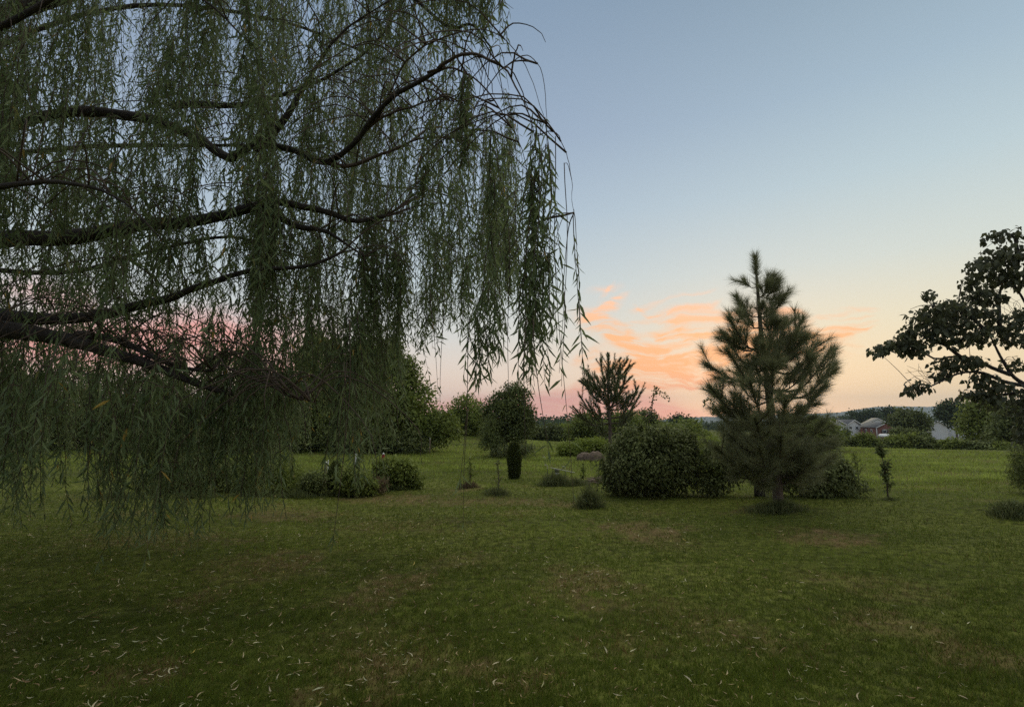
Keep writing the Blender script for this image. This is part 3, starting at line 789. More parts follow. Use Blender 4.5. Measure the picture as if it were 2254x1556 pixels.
# two boulders under the bright bush
def boulder(px, py, w, h, label, seed):
    g = G(px, py)
    e = empty('boulder', tuple(g), label, 'boulder', 'tan boulders under the bright bush')
    s = g[1] / F
    rr = np.random.default_rng(seed)
    th = np.linspace(0, math.pi, 14); ph = np.linspace(0, 2 * math.pi, 22, endpoint=False)
    X = np.sin(th)[:, None] * np.cos(ph)[None]; Y = np.sin(th)[:, None] * np.sin(ph)[None]; Z = np.cos(th)[:, None] * np.ones(22)[None]
    V = np.stack([np.sign(X) * abs(X) ** .85, np.sign(Y) * abs(Y) ** .85, Z], -1).reshape(-1, 3)
    nn = noise2(V[:, 0] * 2 + seed, V[:, 1] * 2 + V[:, 2], 1.6, seed)
    V = V * (1 + .07 * nn)[:, None] * [w / 2 * s, w / 2 * s * .8, h * s] + g
    i = np.arange(13)[:, None] * 22; j = np.arange(22)[None]; j2 = (j + 1) % 22
    Q = np.stack([i + j, i + 22 + j, i + 22 + j2, i + j2], -1).reshape(-1, 4)
    m = MB(); m.add(V, None, Q); m.build('stone', M['stone'], e, smooth=True)
boulder(1287, 1012, 36, 16, 'lower pinkish tan boulder, the left one under the bright bush', 3)
boulder(1312, 1013, 40, 19, 'taller round tan boulder, the right one under the bright bush', 5)

# ================================================================== MIDDLE: lawn things
def spikes(mb, cx, cy, rx, ry, h, n, seedh=.4, wid=.012, lean=.45, tone=(.2, .9)):
    a = R.uniform(0, 6.28, n); r = np.minimum(np.abs(R.normal(0, .55, n)), 1.5)
    x = cx + np.cos(a) * r * rx; y = cy + np.sin(a) * r * ry
    z = gz(x, y) - .01
    hh = h * (1.1 - .6 * np.minimum(r, 1.3) ** 2).clip(.18) * R.uniform(seedh * .7, 1.25, n) * (1 + .5 * noise2(x, y, .22, 61)).clip(.3)
    d = np.stack([np.cos(a) * r * lean + R.normal(0, lean * .5, n), np.sin(a) * r * lean + R.normal(0, lean * .5, n), np.ones(n)], -1)
    scatter(mb, [(-.5, 0, 0), (.5, 0, 0), (-.35, .55, .06), (.35, .55, .06), (0, 1, .25)], [(2, 3, 4)], [(0, 1, 3, 2)], np.stack([x, y, z], -1), frames(d), hh, np.full(n, wid), R.uniform(tone[0], tone[1], n))

def weed_mound(name, label, px, py, rpx, hpx, n, mat='weed', wid=.014, depth=.7, leaves=0):
    g = G(px, py); s = g[1] / F
    e = empty(name, tuple(g), label, 'weeds')
    m = MB(); spikes(m, g[0], g[1], rpx * s, rpx * s * depth, hpx * s, n, wid=wid)
    if leaves:
        lobe_leaves(m, [(g[0], g[1], g[2] + hpx * s * .4, rpx * s * .8, rpx * s * .6, hpx * s * .5)], leaves, .05, .05, 8, .3, floor=True)
    m.build('blades', M[mat], e)
    return e, g, s
weed_mound('weed_mound', 'brown straw mound at the foot of the wispy sapling left on the lawn', 1032, 1073, 24, 12, 900, 'brownweed')
weed_mound('weed_mound', 'wide low green mound of grass around the second wispy sapling', 1094, 1087, 36, 12, 1000, 'weed')
weed_mound('weed_mound', 'round tuft of tall weeds beside a bare earth patch', 1297, 1117, 30, 30, 1500, 'weed', leaves=500)
weed_mound('weed_mound', 'weeds heaped around the trunk of the tall pine', 1712, 1124, 74, 20, 2100, 'weed', depth=.5)
weed_mound('weed_mound', 'dark rank weeds at the right edge of the lawn', 2232, 1134, 48, 26, 2400, 'weed', leaves=500)
weed_mound('weed_mound', 'small weed tuft at the foot of the thin leaning sapling', 1958, 1101, 22, 7, 500, 'weed')
weed_mound('weed_mound', 'grey weeds growing under the white bar on the lawn', 1222, 1068, 34, 24, 2400, 'weed', leaves=500)
weed_mound('weed_mound', 'loose grass clump between white bar and stick pile', 1268, 1068, 36, 14, 900, 'weed')

def sapling(px, pyb, pyt, label, n, lsize, spread, lean=0, mat='tree', stemr=.012, kinds=DIAM, aspect=.3, name='sapling', pxt=None, droop=.5):
    g = G(px, pyb); D = g[1]; t_ = Wp(pxt or px + lean, pyt, D)
    e = empty(name, tuple(g), label, 'sapling')
    P = smoothpath([g, g * .6 + t_ * .4 + [.02, 0, 0], t_], 10)
    m = MB(); tube(m, P, np.linspace(stemr, stemr * .3, 10), 5)
    br = []
    for k in range(26):
        i = R.integers(2, 10); a = R.uniform(0, 6.28); L2 = spread * D / F * R.uniform(.3, .9) * (1.15 - i / 11)
        q = P[i] + [math.cos(a) * L2, math.sin(a) * L2, L2 * R.uniform(.8, 2.2)]
        br.append(smoothpath([P[i], (P[i] + q) / 2 + [0, 0, .03], q], 5)); tube(m, br[-1], np.linspace(stemr * .4, stemr * .15, 5), 4)
    m.build('stem', M['bark'], e)
    m = MB()
    allp = np.vstack(br + [P[3:]])
    pos = allp[R.integers(0, len(allp), n)] + R.normal(0, .02, (n, 3))
    d = R.standard_normal((n, 3)) + [0, 0, -droop]
    sl = lsize * R.uniform(.6, 1.2, n)
    scatter(m, *kinds, pos, frames(d), sl, sl * aspect, R.random(n))
    m.build('foliage', M[mat], e)
sapling(1034, 1068, 1012, 'wispy sapling with long drooping leaves on a brown straw mound', 90, .16, 16, aspect=.2)
sapling(1096, 1082, 1018, 'very thin wispy sapling on the wide grass mound', 70, .08, 14, mat='weed')
sapling(1283, 1062, 1017, 'knee high sapling with small round leaves by the stick pile', 70, .09, 8, aspect=.6)
sapling(1297, 1105, 1068, 'thin leafy shoots rising from the round weed tuft', 80, .06, 12, mat='weed')
sapling(1955, 1097, 985, 'thin leaning sapling alone before the bright field', 520, .085, 20, pxt=1938, mat='treedark', aspect=.5, stemr=.018)
sapling(1890, 1060, 1000, 'sparse weedy sapling right of the weeping tree', 120, .08, 20, pxt=1880, mat='tree', aspect=.5)

# clipped columnar juniper
def column(px, pyb, pyt, wpx, label, n, size, mat='juniper', prof=None):
    g = G(px, pyb); D = g[1]; s = D / F; h = Wp(px, pyt, D)[2] - g[2]
    e = empty('columnar_shrub', tuple(g), label, 'shrub')
    m = MB()
    t = R.random(n) ** .9
    pr = prof or [(0, .75), (.1, .92), (.45, 1.0), (.5, 1.12), (.75, .95), (.92, .75), (1, .35)]
    r = np.interp(t, [p[0] for p in pr], [p[1] for p in pr]) * wpx / 2 * s
    a = R.uniform(0, 6.28, n); rr = r * (.75 + .3 * R.random(n)) * (1 + .07 * np.sin(a * 5 + t * 6))
    pos = np.stack([g[0] + np.cos(a) * rr, g[1] + np.sin(a) * rr, g[2] + t * h], -1)
    d = np.stack([np.cos(a) * .6, np.sin(a) * .6, np.full(n, 1.0)], -1) + R.normal(0, .35, (n, 3))
    sl = size * R.uniform(.5, 1.2, n)
    scatter(m, *DIAM, pos, frames(d), sl, sl * .45, np.clip(R.random(n) * (.3 + t * .7), 0, 1))
    # inner body so that no daylight shows through the dense foliage
    P = np.linspace(g, g + [0, 0, h * .96], 12)
    tube(m, P, np.interp(np.linspace(0, 1, 12), [p[0] for p in pr], [p[1] for p in pr]) * wpx / 2 * s * .78, 14, 0.0, .04)
    m.build('foliage', M[mat], e)
    m = MB(); tube(m, [g - [0, 0, .05], g + [0, 0, h * .3]], .03, 6); m.build('stem', M['bark'], e)
column(1132, 1054, 976, 25, 'narrow clipped evergreen column with flat top alone on the lawn', 6500, .07)
column(736, 1085, 1018, 28, 'dark pointed evergreen in the garden bed beside pale posts', 5000, .07, 'treedark', [(0, .7), (.2, 1.0), (.6, .95), (.85, .6), (1, .2)])

# white bar, hook posts, bucket, stick pile
def rod():
    D = 15.2
    a = Wp(1212, 1029, D); b_ = Wp(1265, 1040, D - .3)
    e = empty('white_bar', (float(a[0]), float(a[1]), float(gz(a[0], a[1]))), 'slanting cream coloured bar carried on thin stakes above the weeds', 'bar')
    m = MB(); tube(m, smoothpath([a, b_], 4), .012, 8); m.build('pipe', M['pvc'], e)
    for p in (a * .9 + b_ * .1, a * .15 + b_ * .85):
        m = MB(); g = float(gz(p[0], p[1])); tube(m, [(p[0], p[1] + .03, g - .05), (p[0], p[1] + .03, p[2])], .008, 5); m.build('stake', M['darkiron'], e)
rod()
def hook(px, pyb, pyt, label):
    g = G(px, pyb); t_ = Wp(px, pyt, g[1])
    e = empty('hook_stake', tuple(g), label, 'garden stake', 'thin hook stakes around the white bar')
    m = MB(); tube(m, smoothpath([g - [0, 0, .05], t_ - [0, 0, .12]], 4), .009, 6); m.build('stake', M['darkiron'], e)
    m = MB(); h = t_ - [0, 0, .12]
    tube(m, smoothpath([h, h + [0, 0, .07], h + [-.03, 0, .12], h + [-.08, 0, .11]], 8), .012, 6); m.build('hook', M['pvc'], e)
hook(1205, 1056, 1023, 'thin dark stake with pale hook left of the white bar')
hook(1244, 1056, 1026, 'thin dark stake with pale hook behind the middle of the white bar')
hook(1200, 1030, 1005, 'pale hooked stake farther back, behind the left stake')
def bucket():
    g = G(1226, 1056); 
    e = empty('bucket', tuple(g), 'small pale grey bucket with dark rim among the weeds', 'bucket')
    P = [g + [0, 0, .10], g + [0, 0, .12], g + [0, 0, .21]]
    m = MB(); tube(m, P, [.045, .052, .062], 16); m.build('body', M['white'], e)
    m = MB(); tube(m, [g + [0, 0, .212], g + [0, 0, .262]], [.068, .066], 16); m.build('rim', M['darkiron'], e)
    m = MB(); tube(m, [g - [0, 0, .02], g + [0, 0, .098]], [.02, .02], 6); m.build('stand', M['darkiron'], e)
    m = MB(); a = np.linspace(0, math.pi, 9); tube(m, np.stack([g[0] + .07 * np.cos(a), np.full(9, g[1]), g[2] + .26 + .05 * np.sin(a)], -1), .004, 4); m.build('handle', M['metal'], e)
bucket()
def sticks():
    g = G(1318, 1063); s = g[1] / F
    e = empty('stick_pile', tuple(g), 'flat pile of dead sticks beside the round weeping bush', 'stick pile')
    for k in range(46):
        x = g[0] + R.normal(0, .16); y = g[1] + R.normal(0, .13); a = R.normal(0, .6); l = R.uniform(.12, .35)
        z = float(gz(x, y)) + .02 + .13 * math.exp(-((x - g[0]) / .25) ** 2) * R.random()
        d = np.array([math.cos(a), math.sin(a), R.normal(0, .12)]) * l
        m = MB(); tube(m, smoothpath([np.array([x, y, z]) - d, np.array([x, y, z + .01]), np.array([x, y, z]) + d], 4), R.uniform(.005, .012), 4); m.build('stick', M['stick'], e)
sticks()

# garden bed on the left
T('shrub', 'big leafy shrub at the right end of the garden bed', 'shrub', 13.2, (878, 1078), [(858, 1042, 26, 24), (885, 1040, 24, 24), (868, 1060, 34, 18), (905, 1062, 16, 12), (845, 1025, 14, 12)], .10, 6500, 'tree', clump=.09, limbs=False, aspect=.5)
T('shrub', 'reddish brown dry plant in the garden bed left of the big leafy shrub', 'shrub', 12.2, (828, 1084), [(828, 1068, 20, 14)], .05, 1600, 'brownweed', clump=.06, limbs=False)
T('shrub', 'green leafy clump in the garden bed right of the dark evergreen', 'shrub', 11.9, (785, 1088), [(778, 1066, 30, 22), (765, 1050, 18, 18), (805, 1072, 20, 14)], .09, 3600, 'tree', clump=.07, limbs=False, aspect=.4)
T('shrub', 'dark rounded shrub in the garden bed left of the dark evergreen', 'shrub', 11.9, (694, 1088), [(692, 1062, 22, 20), (680, 1072, 20, 14)], .06, 3800, 'treedark', clump=.07, limbs=False)
T('shrub', 'feathery green plants in the garden bed behind the lowest willow sprays', 'shrub', 12.4, (620, 1085), [(600, 1030, 34, 34), (640, 1040, 28, 28), (560, 1040, 34, 34), (620, 1065, 40, 20)], .08, 6000, 'tree', clump=.09, limbs=False, aspect=.3)
T('shrub', 'dark bushy plants in the bed behind the middle of the willow curtain', 'shrub', 12.6, (440, 1085), [(440, 1040, 60, 34), (510, 1050, 40, 28), (380, 1050, 50, 28)], .08, 6500, 'treedark', clump=.09, limbs=False)
for (px, pyb, pyt, r, lb) in [(714, 1055, 1019, .030, 'short pale wooden post left of the dark evergreen'), (720, 1052, 1015, .014, 'thin white stake beside the short wooden post'), (781, 1062, 996, .022, 'thin white post behind the green leafy clump'), (946, 1000, 966, .022, 'pale thin post at the edge of the thicket')]:
    g = G(px, pyb + 22) if px < 900 else G(px, pyb); t_ = Wp(px, pyt, g[1])
    e = empty('garden_post', tuple(g), lb, 'post')
    m = MB(); tube(m, smoothpath([g - [0, 0, .05], [g[0], g[1], t_[2]]], 4), r, 8); m.build('post_shaft', M['white'] if px not in (714, 946) else M['stick'], e)
    m = MB(); tube(m, [[g[0], g[1], t_[2]], [g[0], g[1], t_[2] + .015]], r * 1.2, 8); m.build('post_cap', M['white'], e)
def feeder():
    D = 14.0; c = Wp(843, 1006, D); g = [float(c[0]), D, float(gz(c[0], D))]
    e = empty('bird_feeder', tuple(g), 'red bird feeder with white cap on a thin pole above the garden bed', 'bird feeder')
    m = MB(); tube(m, [[g[0], g[1], g[2] - .05], [c[0], c[1], c[2] - .10]], .009, 6); m.build('pole_shaft', M['metal'], e)
    m = MB(); tube(m, smoothpath([c - [.01, 0, .10], c + [.004, 0, 0], c + [.01, 0, .07]], 6), [.025, .036, .042, .042, .040, .036], 12); m.build('red_tube', M['red'], e)
    m = MB(); tube(m, [c + [.01, 0, .072], c + [.01, 0, .10]], [.042, .02], 12); m.build('cap', M['white'], e)
feeder()
def bed_cover():
    m = MB()
    for (px, py, rx) in [(560, 1092, 60), (650, 1096, 60), (730, 1092, 60), (800, 1086, 50), (860, 1080, 40), (900, 1074, 26), (430, 1096, 90), (250, 1098, 110)]:
        g = G(px, py); s = g[1] / F
        spikes(m, g[0], g[1], rx * s, rx * s * .3, .14, 900, wid=.016, lean=.7, tone=(.1, .7))
    tag(m.build('ground_cover', M['weed']), 'low green ground cover along the front of the garden bed', kind='stuff')
bed_cover()

# ================================================================== PINES
def shoot_needles(P, nl, n, mb, wid, start=0.0, flare=(25, 70)):
    """needles set all round along a shoot path P"""
    P = np.asarray(P); seg = np.cumsum(np.r_[0, np.linalg.norm(np.diff(P, axis=0), axis=1)])
    t = (start + (1 - start) * R.random(n) ** .85) * seg[-1]
    pos = np.stack([np.interp(t, seg, P[:, k]) for k in range(3)], -1)
    T_ = np.gradient(P, axis=0); T_ = unit(T_)
    d0 = np.stack([np.interp(t, seg, T_[:, k]) for k in range(3)], -1); d0 = unit(d0)
    rd = R.standard_normal((n, 3)); rd -= (rd * d0).sum(1)[:, None] * d0; rd = unit(rd)
    a = np.radians(R.uniform(flare[0], flare[1], n)) * (1.05 - .45 * t / seg[-1])
    d = d0 * np.cos(a)[:, None] + rd * np.sin(a)[:, None] + [0, 0, -.05]
    sl = nl * R.uniform(.7, 1.15, n)
    scatter(mb, *NEED, pos, frames(d), sl, np.full(n, wid), R.random(n))

def pine(label, base_px, top_px, D, tips, nl, wid, rtr, nside, nneed, mat, fills=0, fill_prof=None, leader=.9, upb=.35, fl=(25, 70), flo=3, fpow=1.5):
    g = G(*base_px) if D is None else np.array([ray(*base_px)[0] * D, D, 0])
    D = g[1]; g[2] = float(gz(g[0], g[1]))
    top = Wp(top_px[0], top_px[1], D)
    e = empty('pine_tree', tuple(g), label, 'pine tree')
    P = smoothpath([g - [0, 0, .1], g * .7 + top * .3 + [.03, 0, 0], g * .35 + top * .65 - [.02, 0, 0], top], 26)
    rad = np.linspace(1, 0, 26) ** .9 * rtr + .012
    m = MB(); tube(m, P, rad, 9, .5, .05); m.build('trunk', M['bark'], e, smooth=True)
    H = top[2] - g[2]
    def branch(a, tip, k=1.0):
        L_ = np.linalg.norm(tip - a)
        mid = a * .5 + tip * .5 + np.array([0, 0, -.24 * L_])
        Q = smoothpath([a, mid, tip], 12)
        r0 = max(.008, .016 * L_ + .004)
        m = MB(); tube(m, Q, np.linspace(r0, .006, 12), 5)
        nb = MB()
        shoot_needles(Q, nl, int(nneed * L_ * k), nb, wid, .42)
        shoot_needles(Q[8:], nl * 1.05, int(nneed * .5), nb, wid, .2, (12, 70))
        ns = int(nside * L_ + 1)
        for _ in range(ns):
            i = R.integers(3, 11); sl = R.uniform(.16, .38) * (.5 + .35 * L_)
            dr = unit((Q[min(i + 1, 11)] - Q[i - 1])[None])[0]
            side = unit(np.cross(dr, R.standard_normal(3))[None])[0]
            q = Q[i] + (dr * .75 + side * .75 + [0, 0, upb]) * sl
            S = smoothpath([Q[i], (Q[i] + q) / 2 - [0, 0, .04 * sl], q], 6)
            tube(m, S, np.linspace(r0 * .4, .005, 6), 4)
            shoot_needles(S, nl, int(nneed * sl * 1.2), nb, wid, .1 if upb > .5 else .25, fl)
        o = m.build('branch', M['bark'], e)
        nb.build('needles', M[mat], o)
    for (apy, tx, ty, dd) in tips:
        zt = Wp(base_px[0], apy, D)[2]
        i = int(np.argmin(abs(P[:, 2] - zt)))
        branch(P[i], Wp(tx, ty, D + dd))
    for _ in range(fills):
        f = R.random() ** fpow
        i = int(flo + f * (23 - flo))
        z = P[i][2]
        w = np.interp((z - g[2]) / H, [p[0] for p in fill_prof], [p[1] for p in fill_prof]) * D / F
        a = R.uniform(0, 6.28)
        L_ = w * R.uniform(.65, 1.0)
        branch(P[i], P[i] + [math.cos(a) * L_, math.sin(a) * L_, L_ * R.uniform(.35, .75)], .9)
    nb = MB(); shoot_needles(P[int(26 * leader):], nl * .9, int(nneed * 1.3), nb, wid, 0, (20, 65)); shoot_needles(P[20:], nl, int(nneed * 1.2), nb, wid, 0, (30, 80))
    nb.build('needles', M[mat], e)
    return e
tips = [  # attach py, tip px, tip py, depth offset
    (640, 1640, 622, .1), (660, 1700, 640, 0), (650, 1690, 625, -.3), (690, 1622, 655, 0), (700, 1722, 660, -.2), (720, 1640, 690, .4), (720, 1700, 690, .4),
    (760, 1590, 732, 0), (760, 1605, 700, -.4), (780, 1768, 700, 0), (800, 1775, 742, -.2), (760, 1730, 705, .4), (820, 1553, 800, 0), (830, 1600, 770, -.5), (810, 1800, 755, .3),
    (850, 1833, 765, -.1), (870, 1838, 800, .3), (860, 1790, 790, -.5), (890, 1572, 860, .2), (900, 1815, 850, -.3), (910, 1560, 850, -.5), (940, 1590, 900, -.2), (930, 1790, 880, .2),
    (950, 1575, 905, .5), (960, 1760, 900, -.4), (980, 1590, 945, -.3), (990, 1810, 930, -.4), (1000, 1600, 960, .5), (1010, 1820, 975, -.3), (1000, 1575, 985, -.6), (1020, 1835, 1005, -.2),
    (1030, 1610, 1010, -.5), (1030, 1790, 1010, -.7), (1040, 1640, 1020, -.8), (1040, 1800, 1035, .3), (820, 1680, 760, -.9), (880, 1700, 800, -1.1), (900, 1650, 840, -1.1), (940, 1730, 880, -1.2),
    (960, 1660, 920, -1.3), (1000, 1720, 960, -1.2), (1010, 1670, 985, -1.2)]
pine('tall pine with long needles standing in front of the orange cloud', (1714, 1117), (1662, 566), None, tips, .235, .0050, .085, 7, 420, 'pine', 46,
     [(0, 10), (.12, 55), (.25, 88), (.4, 98), (.55, 92), (.7, 66), (.85, 36), (1, 8)])
# a bare lower limb pair is part of the same tree
tips2 = [(860, 1322, 790, 0), (870, 1350, 800, .4), (880, 1302, 830, 0), (890, 1288, 835, -.3), (900, 1380, 815, 0), (900, 1365, 800, -.4), (920, 1275, 870, 0), (930, 1262, 895, .2), (930, 1290, 880, -.5),
         (920, 1405, 850, 0), (935, 1410, 865, .4), (940, 1395, 890, -.3), (880, 1340, 780, -.3), (950, 1300, 930, .4), (950, 1385, 925, .4), (960, 1320, 940, -.5), (900, 1330, 830, -.6), (900, 1360, 840, .6)]
pine('smaller pine with upright tufted shoots behind the round weeping bush', (1343, 1035), (1338, 778), 19.5, tips2, .115, .012, .075, 9, 260, 'pine2', 20,
     [(0, 4), (.2, 6), (.36, 14), (.45, 50), (.6, 66), (.8, 52), (.9, 38), (1, 20)], upb=.6, fl=(25, 75), flo=11, fpow=.9)

# ================================================================== WEEPING BUSHES
def weeper(label, name, D, base, L_, n, size, mat, trunk=True, shoots=(), limbs=(), tr=.09, nstr=260):
    bx, by = base
    g = G(bx, by); D = g[1]
    e = empty(name, tuple(g), label, 'tree' if trunk else 'bush')
    lob = ragged(px_lobes(D, L_), 4)
    m = MB()
    lobe_leaves(m, lob, n, size, .09, 10, .80, .5, .62, DIAM, .9, 0)
    # hanging sprays
    sm = MB()
    for _ in range(nstr):
        l = lob[R.integers(len(lob))]
        a = R.uniform(0, 6.28)
        p = np.array([l[0] + math.cos(a) * l[3] * .95, l[1] + math.sin(a) * l[4] * .95, l[2] + l[5] * R.uniform(-.1, .6)])
        z1 = max(float(gz(p[0], p[1])) + R.uniform(.03, .35), p[2] - R.uniform(.4, 1.2))
        if z1 > p[2] - .1: continue
        q = np.array([p[0] + math.cos(a) * .1, p[1] + math.sin(a) * .1, z1])
        S = smoothpath([np.array([l[0] * .4 + p[0] * .6, l[1] * .4 + p[1] * .6, p[2] + .12]), p, q], 8)
        tube(sm, S, .004, 3)
        k = int(16 * (p[2] - z1) / .5) + 3
        t = R.uniform(2, 6.99, k); i = t.astype(int); f = (t - i)[:, None]
        pos = S[i] * (1 - f) + S[np.minimum(i + 1, 7)] * f
        dd = R.standard_normal((k, 3)) * .7 + [0, 0, -.9]
        sl = size * R.uniform(.6, 1.2, k)
        scatter(m, *DIAM, pos, frames(dd), sl, sl * .62, R.random(k))
    for (pts) in shoots:
        P = smoothpath([Wp(a, b_, D) for a, b_ in pts], 16)
        tube(sm, P, np.linspace(.009, .003, 16), 4)
        k = 60; ii = R.integers(5, 16, k)
        scatter(m, *DIAM, P[ii] + R.normal(0, .03, (k, 3)), frames(R.standard_normal((k, 3)) + [0, 0, -.8]), np.full(k, size * .75), np.full(k, size * .5), R.random(k))
    m.build('crown', M[mat], e)
    sm.build('hanging_twigs', M['darkbark'], e)['kind'] = 'stuff'
    if trunk:
        tm = MB()
        fork = Wp(bx + 2, by - 36, D)
        tube(tm, smoothpath([g - [0, 0, .1], g + [0, 0, .2], fork], 8), np.linspace(tr * 1.15, tr, 8), 10, .5, .05)
        for (tx, ty, dd) in limbs:
            q = Wp(tx, ty, D + dd)
            tube(tm, smoothpath([fork - [0, 0, .06], fork * .5 + q * .5 + [0, 0, .12], q], 9), np.linspace(tr * .7, tr * .2, 9), 7)
        tm.build('trunk', M['darkbark'], e, smooth=True)
weeper('dense round weeping bush hanging to the lawn between the two pines', 'weeping_bush', 12, (1430, 1090),
       [(1430, 1005, 78, 62), (1395, 1030, 58, 52), (1475, 1020, 62, 56), (1430, 1050, 86, 36), (1470, 975, 50, 34), (1410, 975, 44, 30), (1500, 985, 32, 30), (1385, 990, 22, 24), (1350, 1050, 16, 26)], 17000, .075, 'mulberry', False,
       [[(1425, 960), (1432, 900), (1440, 870), (1446, 852)], [(1432, 930), (1440, 868), (1456, 862), (1474, 880)], [(1425, 940), (1415, 905)]])
weeper('dark weeping tree behind the tall pine with a forked trunk and low arches', 'weeping_tree', 12, (1673, 1092),
       [(1570, 1025, 30, 38), (1562, 1060, 26, 30), (1605, 1010, 44, 30), (1650, 1000, 50, 28), (1715, 1000, 56, 28), (1770, 1018, 50, 34), (1740, 1045, 34, 26), (1820, 1040, 36, 34), (1848, 1040, 22, 26), (1862, 1074, 32, 24), (1790, 1068, 40, 26), (1600, 1040, 20, 22)],
       15000, .075, 'mulberry', True, [[(1600, 930), (1580, 905), (1568, 908)], [(1590, 900), (1565, 878), (1547, 886)], [(1850, 1040), (1852, 1010), (1846, 985)]],
       [(1640, 1030, 0), (1610, 1020, .4), (1705, 1030, 0), (1760, 1025, .3), (1680, 1010, -.4), (1690, 1005, .5)], .10, 170)

# ================================================================== pieces of a thing: the largest leaves as objects of their own
VARS = {}
def leaf_parts(parent, tplname, tpl, mat, pos, fr, sl, sw, rnd, count, name='leaf'):
    """makes `count` leaf objects that share 5 meshes; returns mask of leaves not used"""
    cd = np.linalg.norm(pos - np.array([0, 0, EYE]), axis=1)
    a = (pos[:, 0] / np.maximum(pos[:, 1], .1)); bb = (pos[:, 2] - EYE) / np.maximum(pos[:, 1], .1)
    vis = (abs(a) < .95) & (bb < .85) & (bb > -.5) & (pos[:, 1] > .5)
    view = unit(pos - np.array([0, 0, EYE]))
    face = np.sqrt(np.clip(1 - (fr[:, :, 1] * view).sum(1) ** 2, 0, 1)) * abs((fr[:, :, 2] * view).sum(1)).clip(.15)
    sc = np.where(vis, sl / cd * (.4 + face), 0)
    idx = np.argsort(-sc)[:count]
    if tplname not in VARS:
        L2 = []
        for k in range(5):
            m = MB(); m.add(np.array(tpl[0]) * [1, 1, 1], tpl[1], tpl[2], .1 + .2 * k)
            L2.append(m.mesh(name, M[mat]))
        VARS[tplname] = L2
    pw = np.array(world_loc(parent))
    for i in idx:
        o = bpy.data.objects.new(name, VARS[tplname][min(4, int(rnd[i] * 5))])
        col.objects.link(o); o.parent = parent
        A = fr[i] * np.array([sw[i], sl[i], sl[i]])[None, :]
        mt = Matrix([[A[0, 0], A[0, 1], A[0, 2], pos[i, 0] - pw[0]], [A[1, 0], A[1, 1], A[1, 2], pos[i, 1] - pw[1]], [A[2, 0], A[2, 1], A[2, 2], pos[i, 2] - pw[2]], [0, 0, 0, 1]])
        o.matrix_local = mt
    mask = np.ones(len(pos), bool); mask[idx] = False
    return mask

